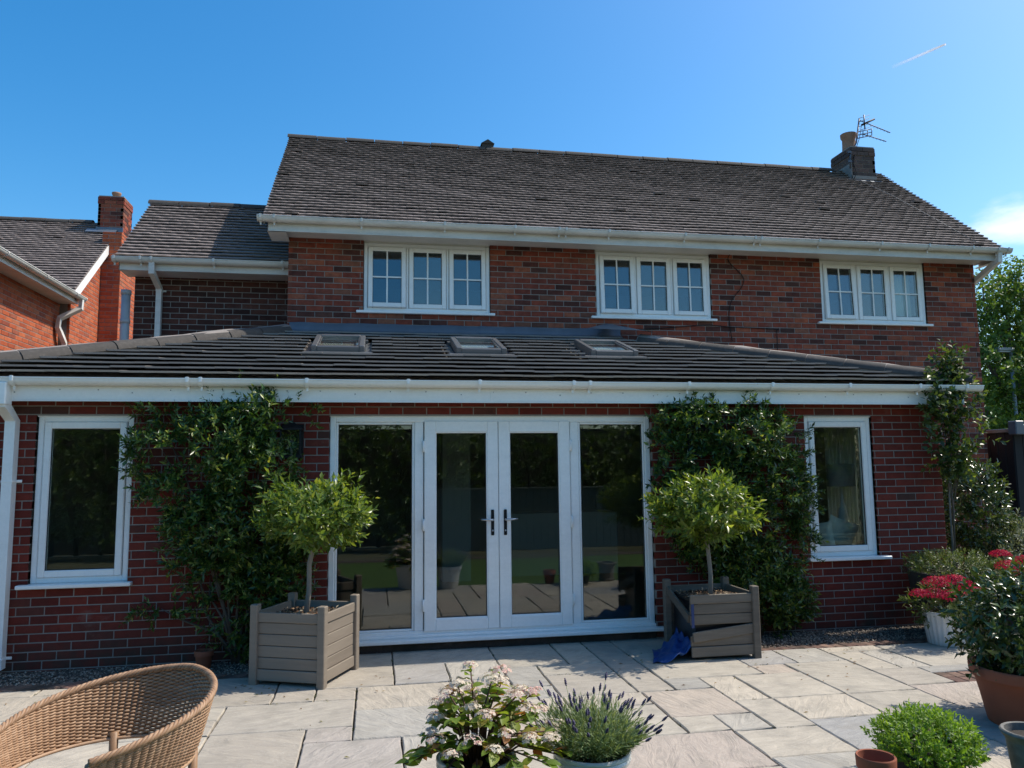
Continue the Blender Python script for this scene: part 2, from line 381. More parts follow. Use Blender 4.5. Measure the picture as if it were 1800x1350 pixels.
SL = [(-.42,.17,-.51,0),(.17,1.06,-.51,0),(1.06,1.65,-.78,0),(1.65,1.95,-.78,0),(1.95,2.24,-1.09,0),(2.24,3.1,-.56,0),(2.24,3.1,-1.42,-.56),
 (-.42,.17,-1.1,-.51),(.17,.61,-1.09,-.51),(.61,1.06,-1.09,-.51),(1.06,1.36,-1.38,-.78),(1.36,1.95,-1.09,-.78),
 (-.72,-.42,-1.41,-.62),(-.42,-.12,-1.41,-1.1),(-1.31,-.72,-1.41,-.62),(-1.02,-.12,-2.02,-1.41),(-.12,.77,-1.69,-1.1),(.77,1.06,-1.69,-1.09),(1.06,1.36,-1.69,-1.38),
 (-.12,.77,-2.29,-1.69),(-.42,-.12,-2.29,-2.02),(-1.02,-.42,-2.91,-2.02),(-.42,.18,-3.18,-2.29),(.18,.77,-2.59,-2.29),(.18,1.06,-3.18,-2.59),(.77,1.06,-2.59,-1.69),
 (-1.31,-1.02,-1.71,-1.41),(-1.31,-1.02,-2.02,-1.71),(-1.95,-1.31,-2.02,-1.41),(-3.1,-2.52,-.83,-.64),(-2.52,-1.9,-.83,-.64),(-1.9,-1.31,-.83,-.64),(-3.1,-2.2,-1.42,-.83),(-2.2,-1.31,-1.41,-.83),
 (-2.85,-1.95,-2.02,-1.42),(-1.95,-1.02,-2.62,-2.02),(-2.85,-1.95,-2.62,-2.02),(-1.62,-1.02,-3.5,-2.62),(-2.5,-1.62,-3.2,-2.62),(-1.02,-.42,-3.5,-2.91),
 (1.36,1.95,-1.69,-1.09),(1.95,2.24,-1.69,-1.09),(2.24,2.53,-1.7,-1.42),(2.53,2.82,-2.04,-1.42),(1.96,2.53,-2.3,-1.7),(1.36,1.96,-1.98,-1.69),(1.06,1.96,-2.6,-1.98),(1.06,1.36,-1.98,-1.69),(1.96,2.25,-2.6,-2.3),(2.25,2.53,-2.61,-2.3),(2.53,2.82,-2.63,-2.04),
 (1.36,2.24,-3.2,-2.6),(1.06,1.36,-3.18,-2.6),(2.24,2.81,-3.09,-2.63),(2.82,3.4,-2.05,-1.43),(3.1,3.55,-1.16,-.7),(3.1,3.4,-1.43,-1.16),(3.55,3.99,-1.17,-.7),(3.4,3.98,-2.06,-1.17),(2.82,3.39,-2.52,-2.05),(3.39,3.98,-2.53,-2.06),(2.81,3.69,-3.09,-2.52),
 (3.69,4.28,-3.4,-2.53),(3.99,4.55,-.9,-.72),(3.99,4.28,-1.5,-.9),(4.28,4.55,-1.5,-.9),(4.55,5.4,-1.66,-.74),(3.98,4.4,-1.95,-1.5),(4.4,4.86,-1.67,-1.5),(3.98,4.9,-2.53,-1.95),(4.28,5.17,-3.12,-2.53),
 (5.4,6.3,-1.34,-.74),(4.9,5.8,-2.53,-1.95),(4.86,5.4,-1.95,-1.66),(5.4,6.3,-1.95,-1.34),(2.24,2.81,-3.69,-3.09),(2.81,3.69,-3.69,-3.09),(1.36,2.24,-3.8,-3.2),(.18,1.36,-3.8,-3.18),(-.28,.18,-3.8,-3.18),(3.69,4.6,-3.8,-3.4),(4.28,5.17,-3.4,-3.12),(-.72,-.28,-4.1,-3.5),(-1.62,-.72,-4.1,-3.5),(-2.5,-1.62,-4.1,-3.2),(-1.3,-.28,-4.7,-4.1),(-2.2,-1.3,-4.7,-4.1),(-3.1,-2.2,-4.7,-4.1),(-3.1,-2.85,-2.62,-1.42),(-3.1,-2.5,-4.1,-2.62),(5.17,6.0,-3.1,-2.53)]
for s_ in SL: slab(*s_)
# clay pavers: header course in front of the doors and along the gravel beds, and a small drain patch
PV = MB(); PV.cbox(-.049, .049, -.10, .10, -.05, .018, .006); PVM = PV.mesh('paver', MAT['paver'])
def paver(x, y, rz=0.0, sy=1.0):
    o = link('paver', PVM, PATIO, (x, y, random.uniform(-.003, .003)), (0, 0, rz+random.uniform(-.02, .02))); o.scale = (1, sy, 1)
for i in range(31): paver(-.38+i*.105, .085, 0, .75)
for i in range(26): paver(-3.58+i*.105, -.525, -.5+.02*random.random())
for i in range(26): paver(3.40+i*.105, -.635, .35, .62)
for i in range(4):
    for j in range(2): paver(4.46+i*.108, -1.745-j*.14, .0, .66)
def gravel(name, x0, x1, y0, y1, n, label_=None, zb=.012):
    sh = MB(); sh.add([(x0,y0,zb-.02),(x1,y0,zb-.02),(x1,y1,zb),(x0,y1,zb)], [(0,1,2,3)])
    bed = tag(sh.build(name, MAT['gravel_sheet']), kind='structure')
    P = np.stack([RNG.uniform(x0, x1, n), RNG.uniform(y0, y1, n), zb-.012+RNG.uniform(-.004, .012, n)+.012*(RNG.random(n))], 1)
    base = np.array([(1,0,0),(0,1,0),(-1,0,0),(0,-1,0),(0,0,1),(0,0,-1)], float)
    F0 = np.array([(0,1,4),(1,2,4),(2,3,4),(3,0,4),(1,0,5),(2,1,5),(3,2,5),(0,3,5)])
    s = RNG.uniform(.005, .012, n); V = base[None]*(s[:, None, None]*RNG.uniform(.6, 1.25, (n, 6, 1)))*np.array([1.2, 1, .75])
    a = RNG.uniform(0, 6.28, n); ca, sa = np.cos(a), np.sin(a)
    X = V[..., 0]*ca[:, None]-V[..., 1]*sa[:, None]; Y = V[..., 0]*sa[:, None]+V[..., 1]*ca[:, None]
    V = np.stack([X, Y, V[..., 2]], -1)+P[:, None]
    F = (F0[None]+(np.arange(n)*6)[:, None, None]).reshape(-1, 3)
    link('gravel', np_mesh('gravel', V.reshape(-1, 3), F, MAT['pebble'], np.repeat(RNG.random(n), 8)), bed, kind='stuff')
gravel('gravel_bed', -3.7, -.44, -.50, 0.0, 6500)
gravel('gravel_bed', 2.82, 6.1, -.575, 0.0, 7500)
gravel('gravel_strip', -9, 11, -7.7, -7.05, 2500, zb=.0)
g = MB(); g.add([(6.02,-1.3,.0),(11,-1.3,.0),(11,6,.0),(6.02,6,.0)], [(0,1,2,3)])
tag(g.build('side_path', MAT['gravel_sheet']), kind='structure')

# ================================================================== the house
HOUSE = thing('brick_house', 'red brick two storey house with tiled roof and glazed rear extension', 'house')
def brick_mesh(w, h, d=.05, c=.004, name='brick', mat=None):
    m = MB(); x, z = w/2, h/2
    m.add([(-x,d,-z),(x,d,-z),(x,d,z),(-x,d,z),(-x,c,-z),(x,c,-z),(x,c,z),(-x,c,z),(-x+c,0,-z+c),(x-c,0,-z+c),(x-c,0,z-c),(-x+c,0,z-c)],
          [(8,9,10,11),(4,5,9,8),(5,6,10,9),(6,7,11,10),(7,4,8,11),(0,1,5,4),(1,2,6,5),(2,3,7,6),(3,0,4,7)])
    return m.mesh(name, mat)
def lay(u0, u1, z0, z1, openings, zr, phase, clip=None):
    out = []; k0 = int(math.floor((z0-zr)/.075)); k1 = int(math.ceil((z1-zr)/.075))
    for k in range(k0, k1):
        za = max(zr+k*.075+.005, z0); zb = min(zr+(k+1)*.075-.005, z1)
        if zb-za < .012: continue
        zm = (za+zb)/2; a, b = u0, u1
        if clip: a, b = clip(zm); a = max(a, u0); b = min(b, u1)
        if b-a < .03: continue
        off = phase+(.1125 if k % 2 else 0)
        i = int(math.floor((a-off)/.225))
        while off+i*.225 < b:
            segs = [(max(off+i*.225+.005, a), min(off+(i+1)*.225-.005, b))]
            for (oa, ob, ozA, ozB) in openings:
                if ozA < zm < ozB:
                    ns = []
                    for (s0, s1) in segs:
                        if s1 <= oa or s0 >= ob: ns.append((s0, s1)); continue
                        if s0 < oa: ns.append((s0, oa))
                        if s1 > ob: ns.append((ob, s1))
                    segs = ns
            for (s0, s1) in segs:
                if s1-s0 > .008: out.append((s0, s1, za, zb))
            i += 1
    return out
def wall_sheet(u0, u1, z0, z1, openings, th, T, clip=None):
    us = sorted({u0, u1, *[q for o in openings for q in o[:2] if u0 < q < u1]}); zs = sorted({z0, z1, *[q for o in openings for q in o[2:] if z0 < q < z1]})
    m = MB()
    for a, b in zip(us, us[1:]):
        for c, d in zip(zs, zs[1:]):
            um, zm = (a+b)/2, (c+d)/2
            if any(o[0] < um < o[1] and o[2] < zm < o[3] for o in openings): continue
            q = MB(); q.box(a, b, .006, th, c, d); m.add([T @ Vector(p) for p in q.v], q.f)
    return m
def masonry(parent, name, T, u0, u1, z0, z1, openings, zr, phase, brick_mat, mortar_mat, th=.28, clip=None, nparts=0, score=None, sheet=None, proud=.0):
    """brick wall: u along the wall, local -y faces out; T places it"""
    w = (sheet or wall_sheet(u0, u1, z0, z1, openings, th, T)).build(name, mortar_mat, parent)
    B = lay(u0, u1, z0, z1, openings, zr, phase, clip); parts = set()
    if nparts:
        order = sorted(range(len(B)), key=lambda i: score(B[i])); parts = set(order[:nparts])
        full = brick_mesh(.215, .065, mat=brick_mat)
    m = MB(); R = T.to_3x3()
    for i, (a, b, c, d) in enumerate(B):
        j = random.uniform(-.0015, .002)
        if i in parts:
            o = link('brick', full, w); o.matrix_basis = T @ Matrix.Translation(((a+b)/2, j, (c+d)/2)) @ Matrix.Diagonal(((b-a)/.215, 1, (d-c)/.065, 1))
        else:
            e = .004; dd = .05; y = j
            v = [(a,y+dd,c),(b,y+dd,c),(b,y+dd,d),(a,y+dd,d),(a,y+e,c),(b,y+e,c),(b,y+e,d),(a,y+e,d),(a+e,y,c+e),(b-e,y,c+e),(b-e,y,d-e),(a+e,y,d-e)]
            m.add([T @ Vector(p) for p in v], [(8,9,10,11),(4,5,9,8),(5,6,10,9),(6,7,11,10),(7,4,8,11),(0,1,5,4),(1,2,6,5),(2,3,7,6),(3,0,4,7)], random.random())
    if m.f: m.build('brickwork', brick_mat, w, kind='stuff')
    return w
I4 = Matrix.Identity(4)
# ---- rear extension wall
EXT_OPEN = [(-2.92,-2.12,.70,2.19),(-.415,2.73,.02,2.19),(4.415,5.195,.70,2.19)]
def ext_score(b):
    x = (b[0]+b[1])/2; z = (b[2]+b[3])/2
    hid = 0
    if x < -3.1: hid = 40
    if -1.95 < x < -.75 and .1 < z: hid = 20
    if 2.8 < x < 4.3: hid = 20
    if x > 5.4 and z < .9: hid = 30
    if b[1]-b[0] < .15: hid += 10
    return math.hypot(x, 7.35)+hid
masonry(HOUSE, 'extension_wall', I4, -3.62, 5.99, -.05, 2.42, EXT_OPEN, 2.2, -.412, MAT['ext_brick'], MAT['mortar'], nparts=300, score=ext_score)
TR = Matrix.Translation((5.99, 0, 0)) @ Matrix.Rotation(math.pi/2, 4, 'Z')
masonry(HOUSE, 'extension_wall', TR, 0.02, 2.5, -.05, 2.45, [(.42, 1.30, .98, 2.12)], 2.2, .0, MAT['ext_brick'], MAT['mortar'], th=.25)  # opening for the unseen window added to admit sun
TL = Matrix.Translation((-3.62, 2.5, 0)) @ Matrix.Rotation(-math.pi/2, 4, 'Z')
masonry(HOUSE, 'extension_wall', TL, 0.0, 2.48, -.05, 2.45, [], 2.2, .0, MAT['ext_brick'], MAT['mortar'], th=.25)
# ---- upper storey wall
UPO = [(-.16,1.50,3.69,4.75),(2.96,4.632,3.69,4.75),(6.322,8.02,3.69,4.75)]
TU = Matrix.Translation((0, 2.55, 0))
masonry(HOUSE, 'upper_wall', TU, -1.10, 8.86, 2.42, 4.70, UPO, 2.2, -1.10, MAT['old_brick'], MAT['old_mortar'])
masonry(HOUSE, 'upper_wall', TU, 6.2, 8.86, -.05, 2.42, [], 2.2, -1.10, MAT['old_brick'], MAT['old_mortar'])
# gable ends
def gable(y0, y1, ze, yr, zr):
    def f(z):
        if z <= ze: return (y0, y1)
        t = (z-ze)/(zr-ze); return (y0+(yr-y0)*t, y1-(y1-yr)*t)
    return f
TG = Matrix.Translation((8.86, 0, 0)) @ Matrix.Rotation(math.pi/2, 4, 'Z')
sh = MB(); sh.add([(8.855,2.56,-.05),(8.855,6.85,-.05),(8.855,6.85,4.72),(8.855,4.70,6.62),(8.855,2.56,4.72)], [(0,1,2,3,4)])
masonry(HOUSE, 'gable_wall', TG, 2.55, 6.85, -.05, 6.55, [], 2.2, .0, MAT['old_brick'], MAT['old_mortar'], clip=gable(2.55, 6.85, 4.72, 4.70, 6.62), sheet=sh)
sh = MB(); sh.add([(-1.095,2.56,2.0),(-1.095,2.56,4.72),(-1.095,4.70,6.62),(-1.095,6.85,4.72),(-1.095,6.85,2.0)], [(0,1,2,3,4)])
TG2 = Matrix.Translation((-1.10, 0, 0)) @ Matrix.Rotation(-math.pi/2, 4, 'Z')
masonry(HOUSE, 'gable_wall', TG2, -6.85, -2.55, 2.0, 6.55, [], 2.2, .0, MAT['old_brick'], MAT['old_mortar'], clip=lambda z: (lambda r: (-r[1], -r[0]))(gable(2.55, 6.85, 4.72, 4.70, 6.62)(z)), sheet=sh)
# back wall
bk = MB(); bk.box(-1.09, 8.85, 6.6, 6.85, -.05, 4.72); bk.build('back_wall', MAT['old_mortar'], HOUSE)
# ---- side wing set back on the left
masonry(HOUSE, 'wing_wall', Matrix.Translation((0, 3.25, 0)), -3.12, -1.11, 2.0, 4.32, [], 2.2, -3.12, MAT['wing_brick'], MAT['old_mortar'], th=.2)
wg = MB(); wg.add([(-3.12,3.26,2.0),(-3.12,3.26,4.3),(-3.12,4.28,5.45),(-3.12,5.4,4.3),(-3.12,5.4,2.0)], [(0,1,2,3,4)]); wg.build('wing_wall', MAT['old_mortar'], HOUSE)

# ---- plain tile roofs (small tiles: real geometry, too many to part)
def plain_roof(parent, name, x0, x1, y0, z0, y1, z1, gauge=.098, tw=.166, back=True, hole=None):
    L_ = math.hypot(y1-y0, z1-z0); sy, sz = (y1-y0)/L_, (z1-z0)/L_; ny, nz = -sz, sy
    un = MB(); un.add([(x0+.03,y0,z0),(x1-.03,y0,z0),(x1-.03,y1,z1),(x0+.03,y1,z1)], [(0,1,2,3)])
    yb = 2*y1-y0
    un.add([(x0+.03,y1,z1),(x1-.03,y1,z1),(x1-.03,yb,z0),(x0+.03,yb,z0)], [(0,1,2,3)])
    R_ = un.build(name, MAT['oldtile'], parent)
    m = MB(); rows = int(L_/gauge)+1; th = .018
    for k in range(rows):
        s0 = k*gauge-.02; off = (tw/2 if k % 2 else 0)+random.uniform(-.004, .004)
        n = int((x1-x0)/tw)+2
        for i in range(-1, n):
            a = x0+off+i*tw+.0015; b = a+tw-.003
            a = max(a, x0); b = min(b, x1)
            if b-a < .03: continue
            xm = (a+b)/2
            if hole and hole(xm, s0): continue
            sag = .012*math.sin(xm*1.3+k*.11)*math.sin(k*.2)+.006*math.sin(xm*3.7+k)
            s = s0+random.uniform(-.0025, .0025); e = min(s+gauge+.05, L_)
            hb = .052+random.uniform(-.0015, .002)+sag*.5; ht = .012+sag*.5
            if random.random() < .008: hb += .012
            tl = random.uniform(-.003, .003); cm = .004
            pts = []
            for (x, ss, h) in ((a, s, hb-th+tl), (xm, s, hb-th+cm), (b, s, hb-th-tl), (a, s, hb+tl), (xm, s, hb+cm), (b, s, hb-tl), (a, e, ht), (b, e, ht)):
                pts.append((x, y0+sy*ss+ny*h, z0+sz*ss+nz*h))
            m.add(pts, [(3,4,7,6),(4,5,7),(0,1,4,3),(1,2,5,4),(0,3,6),(2,7,5)], random.random())
    m.build('roof_tiling', MAT['oldtile'], R_, kind='stuff')
    return R_
MAIN_ROOF = plain_roof(HOUSE, 'main_roof', -1.36, 8.98, 2.10, 4.745, 4.70, 6.90)
plain_roof(HOUSE, 'wing_roof', -3.24, -1.12, 2.86, 4.40, 4.28, 5.58)
def ridge_run(parent, p0, p1, n, rad=.115, mat=None, flat=.75):
    p0 = Vector(p0); p1 = Vector(p1); d = (p1-p0); L_ = d.length/n; d.normalize()
    up = Vector((0, 0, 1)); up = (up-d*up.dot(d)).normalized(); w = d.cross(up)
    m = MB(); K = 9; vs_ = []
    for (t, r) in ((0, rad), (L_-.012, rad*.97)):
        for q in (r, r-.016):
            for k in range(K):
                a = math.pi*k/(K-1)-math.pi/2; vs_.append((t, math.sin(a)*q, math.cos(a)*q*flat+.0))
    f = []
    for k in range(K-1):
        f += [(k, k+1, 2*K+k+1, 2*K+k), (K+k+1, K+k, 3*K+k, 3*K+k+1), (k, K+k, K+k+1, k+1), (2*K+k, 2*K+k+1, 3*K+k+1, 3*K+k)]
    m.add(vs_, f, 0, True); me = m.mesh('ridge_tile', mat or MAT['ridge']); me.set_sharp_from_angle(angle=.7)
    M = Matrix((d, w, up)).transposed().to_4x4()
    for i in range(n):
        o = link('ridge_tile', me, parent); o.matrix_basis = Matrix.Translation(p0+d*(i*L_)+Vector((0, 0, random.uniform(-.006, .006)))) @ M @ Matrix.Rotation(random.uniform(-.03, .03), 4, 'X')
ridge_run(MAIN_ROOF, (-1.38, 4.70, 6.88), (8.05, 4.70, 6.88), 21)
ridge_run(bpy.data.objects['wing_roof'], (-3.26, 4.28, 5.565), (-1.13, 4.28, 5.565), 5)
# verge undercloak mortar on both gables
vg = MB()
for x in (-1.345, 8.965):
    for (ya, za, yb, zb) in ((2.09, 4.775, 4.70, 6.93),):
        vg.add([(x-.012,ya,za),(x+.012,ya,za),(x+.012,yb,zb),(x-.012,yb,zb),(x-.012,ya,za-.10),(x+.012,ya,za-.10),(x+.012,yb,zb-.10),(x-.012,yb,zb-.10)], [(0,1,2,3),(7,6,5,4),(0,4,5,1),(0,3,7,4),(1,5,6,2)])
vg.build('verge', MAT['old_mortar'], MAIN_ROOF)
vg = MB(); x = -3.225; ya, za, yb, zb = 2.85, 4.43, 4.28, 5.61
vg.add([(x-.012,ya,za),(x+.012,ya,za),(x+.012,yb,zb),(x-.012,yb,zb),(x-.012,ya,za-.10),(x+.012,ya,za-.10),(x+.012,yb,zb-.10),(x-.012,yb,zb-.10)], [(0,1,2,3),(7,6,5,4),(0,4,5,1),(0,3,7,4),(1,5,6,2)])
vg.build('verge', MAT['old_mortar'], bpy.data.objects['wing_roof'])
# ridge terminal vent
rv = MB(); rv.box(1.70, 1.88, 4.62, 4.78, 6.86, 6.99); rv.add([(1.68,4.60,6.99),(1.90,4.60,6.99),(1.90,4.80,6.99),(1.68,4.80,6.99),(1.79,4.60,7.06),(1.79,4.80,7.06)], [(0,1,4),(2,3,5),(1,2,5,4),(3,0,4,5),(3,2,1,0)])
rv.build('ridge_vent', MAT['ridge'], MAIN_ROOF)
# ---- gutters, fascias, soffits
def gutter_mesh(m, p0, p1, r=.056, n=10, lip=True):
    p0 = Vector(p0); p1 = Vector(p1); d = (p1-p0).normalized(); w = Vector((0, 0, 1)).cross(d).normalized(); up = Vector((0, 0, 1))
    prof = [(-r-.006, .006), (-r-.006, -.004)] if lip else []
    prof += [(-r*math.cos(math.pi*k/n), -r*math.sin(math.pi*k/n)*1.05) for k in range(n+1)]
    inner = [((r-.004)*math.cos(math.pi*k/n), -(r-.004)*math.sin(math.pi*k/n)*1.05) for k in range(n+1)]
    if lip: prof += [(r+.006, -.004), (r+.006, .006)]
    P = prof+inner; vs_ = []
    for q in (p0, p1):
        for (a, b) in P: vs_.append(q+w*a+up*b)
    K = len(P); f = [(k, (k+1) % K, K+(k+1) % K, K+k) for k in range(K)]
    m.add(vs_, f, 0, False)
    # stop ends
    for base in (0, K):
        n0 = len(prof); f2 = tuple(range(base+2 if lip else base, base+n0-(2 if lip else 0)))
        m.add([vs_[i] for i in f2], [tuple(range(len(f2)))])
def clips(parent, xs, y, z, mat, r=.063, w=.035, name='gutter_clip', d=(1, 0, 0)):
    me = None
    for x in xs:
        if me is None:
            m = MB(); n = 10; prof = [(r*math.cos(math.pi+math.pi*k/n), r*math.sin(math.pi+math.pi*k/n)*1.08) for k in range(n+1)]
            prof = [(-r, .012)]+prof+[(r, .012)]
            vs_ = []
            for t in (-w/2, w/2):
                for (a, b) in prof: vs_.append((t, a, b))
            K = len(prof); m.add(vs_, [(k, k+1, K+k+1, K+k) for k in range(K-1)], 0, True)
            for t in (0, K):
                pass
            m.box(-w*.3, w*.3, -r-.004, -r+.004, -.03, .016); m.box(-w*.25, w*.25, 0.0, .012, -r*1.08-.03, -r*.9)
            me = m.mesh(name, mat)
        link(name, me, parent, (x, y, z))
# extension
fa = MB(); fa.box(-3.82, 5.78, -.212, -.19, 2.300, 2.49); fa.box(-3.82, 5.78, -.216, -.212, 2.316, 2.322); fa.box(-3.82, 5.78, -.219, -.212, 2.3, 2.309)
FAS = fa.build('fascia', MAT['upvc'], HOUSE)
fj = MB(); fj.box(1.075, 1.10, -.2165, -.212, 2.298, 2.48); fj.build('fascia_joint', MAT['upvc'], FAS)
q = MB(); q.lathe([(0.0001, -.003), (.006, -.003), (.006, .0)], (0, 0, 0), 8); q.v = [(p[0], p[2], p[1]) for p in q.v]; CAP = q.mesh('fixing_cap', MAT['upvc_grey'])
for i in range(28): link('fixing_cap', CAP, FAS, (-3.0+i*.315+random.uniform(-.03, .03), -.2125, 2.40 if i % 3 else 2.375))
so = MB(); so.box(-3.82, 6.1, -.19, 0.02, 2.335, 2.345); so.build('soffit', MAT['upvc'], HOUSE)
fr = MB(); fr.box(6.13, 6.15, -.19, 2.5, 2.30, 2.49); fr.box(5.78, 6.15, -.212, -.19, 2.30, 2.49); fr.build('fascia', MAT['upvc'], HOUSE)
fl = MB(); fl.box(-3.84, -3.82, -.212, 2.5, 2.30, 2.49); fl.build('fascia', MAT['upvc'], HOUSE)
gm = MB(); gutter_mesh(gm, (-3.9, -.272, 2.490), (6.30, -.272, 2.490)); GUT = autosmooth(gm.build('gutter', MAT['upvc'], HOUSE), 40)
clips(GUT, [-3.0, -1.61, -1.50, -.6, .30, .96, 1.86, 2.02, 3.02, 3.9, 4.75, 5.55, 6.1], -.272, 2.490, MAT['upvc'])
# main roof
fa = MB(); fa.box(-1.30, 8.95, 2.13, 2.155, 4.60, 4.745); fa.box(-1.30, 8.95, 2.122, 2.13, 4.60, 4.612); fa.build('fascia', MAT['upvc_old'], HOUSE)
so = MB(); so.box(-1.30, 8.93, 2.155, 2.60, 4.655, 4.668); so.build('soffit', MAT['upvc_old'], HOUSE)
gm = MB(); gutter_mesh(gm, (-1.42, 2.065, 4.755), (9.05, 2.065, 4.755), .058); GM = autosmooth(gm.build('gutter', MAT['upvc_old'], HOUSE), 40)
clips(GM, [-1.38, -1.22, -.18, .85, 1.75, 2.33, 2.42, 3.0, 4.05, 5.05, 5.14, 6.0, 6.95, 7.7, 8.4, 8.82, 8.98], 2.065, 4.755, MAT['upvc_old'], .066)
for (xa, xb) in ((-1.31, -1.09), (8.955, 8.86)):
    bb = MB(); bb.add([(xa,2.13,4.60),(xa,2.56,4.60),(xa,2.56,5.03),(xa,2.13,4.70),(xb,2.13,4.60),(xb,2.56,4.60)], [(0,1,2,3),(0,4,5,1)]); bb.build('box_end', MAT['upvc_old'], HOUSE)
# wing
fa = MB(); fa.box(-3.20, -1.12, 2.88, 2.90, 4.245, 4.39); fa.build('fascia', MAT['upvc_old'], HOUSE)
so = MB(); so.box(-3.20, -1.12, 2.90, 3.26, 4.25, 4.26); so.build('soffit', MAT['upvc_old'], HOUSE)
gm = MB(); gutter_mesh(gm, (-3.27, 2.82, 4.385), (-1.12, 2.82, 4.385)); GW = autosmooth(gm.build('gutter', MAT['upvc_old'], HOUSE), 40)
clips(GW, [-3.24, -2.93, -2.80, -2.05, -1.2], 2.82, 4.385, MAT['upvc_old'])
be = MB(); be.add([(-3.21,2.88,4.245),(-3.21,3.26,4.245),(-3.21,3.26,4.70),(-3.21,2.88,4.40)], [(0,1,2,3)]); be.add([(-3.21,2.88,4.245),(-3.12,2.88,4.245),(-3.12,3.26,4.245),(-3.21,3.26,4.245)], [(0,1,2,3)]); be.build('box_end', MAT['upvc_old'], HOUSE)

# ---- downpipes
def square_pipe(parent, pts, s=.033, mat=None, name='downpipe', bands=()):
    m = MB(); pts = [Vector(p) for p in pts]
    vs_ = []
    for i, p in enumerate(pts):
        t = (pts[min(i+1, len(pts)-1)]-pts[max(i-1, 0)]).normalized()
        a = Vector((1, 0, 0)); a = (a-t*a.dot(t)).normalized(); b = t.cross(a)
        k = 1.0
        if 0 < i < len(pts)-1:
            c = (pts[i]-pts[i-1]).normalized().dot((pts[i+1]-pts[i]).normalized()); k = 1/max(.6, math.sqrt((1+c)/2))
        for (u, v) in ((-1,-1),(1,-1),(1,1),(-1,1)): vs_.append(p+a*u*s+b*v*s*k)
    f = []
    for i in range(len(pts)-1):
        for k in range(4): f.append((i*4+k, i*4+(k+1) % 4, i*4+4+(k+1) % 4, i*4+4+k))
    f += [(3,2,1,0), tuple(len(vs_)-4+k for k in range(4))]
    m.add(vs_, f)
    o = m.build(name, mat or MAT['upvc'], parent)
    for (x, y, z, w) in bands:
        q = MB(); q.cbox(x-s-.006, x+s+.006, y-s-.006, y+s+.012, z-w, z+w, .004)
        q.cbox(x+s, x+s+.045, y+s-.004, y+s+.004, z-.012, z+.012, .003); q.build('pipe_collar', mat or MAT['upvc'], o)
    return o
dp = square_pipe(HOUSE, [(-3.085,-.272,2.43),(-3.085,-.272,2.27),(-3.085,-.06,2.14),(-3.085,-.06,.06)], .041, MAT['upvc'], bands=((-3.085,-.06,1.62,.012),(-3.085,-.06,.14,.012)))
q = MB(); q.cbox(-3.16, -3.035, -.335, -.205, 2.26, 2.45, .008); q.build('outlet_box', MAT['upvc'], dp)
square_pipe(HOUSE, [(-2.80,2.82,4.34),(-2.80,2.82,4.22),(-2.80,3.20,4.08),(-2.80,3.20,3.0)], .033, MAT['upvc_old'], bands=((-2.80,3.20,4.06,.02),))
rp = MB(); rp.tube([(-3.19,3.15,2.6),(-3.19,3.15,4.02)], .055, 14); rp.tube([(-3.19,3.15,3.60),(-3.19,3.15,3.66)], .062, 14); rp.tube([(-3.19,3.15,3.98),(-3.19,3.15,4.04)], .064, 14); rp.build('soil_pipe', MAT['upvc_grey'], HOUSE)
square_pipe(HOUSE, [(8.86,2.065,4.70),(8.86,2.065,4.60),(8.90,2.62,4.40),(8.905,2.76,4.30),(8.905,2.76,3.2)], .033, MAT['upvc_old'])

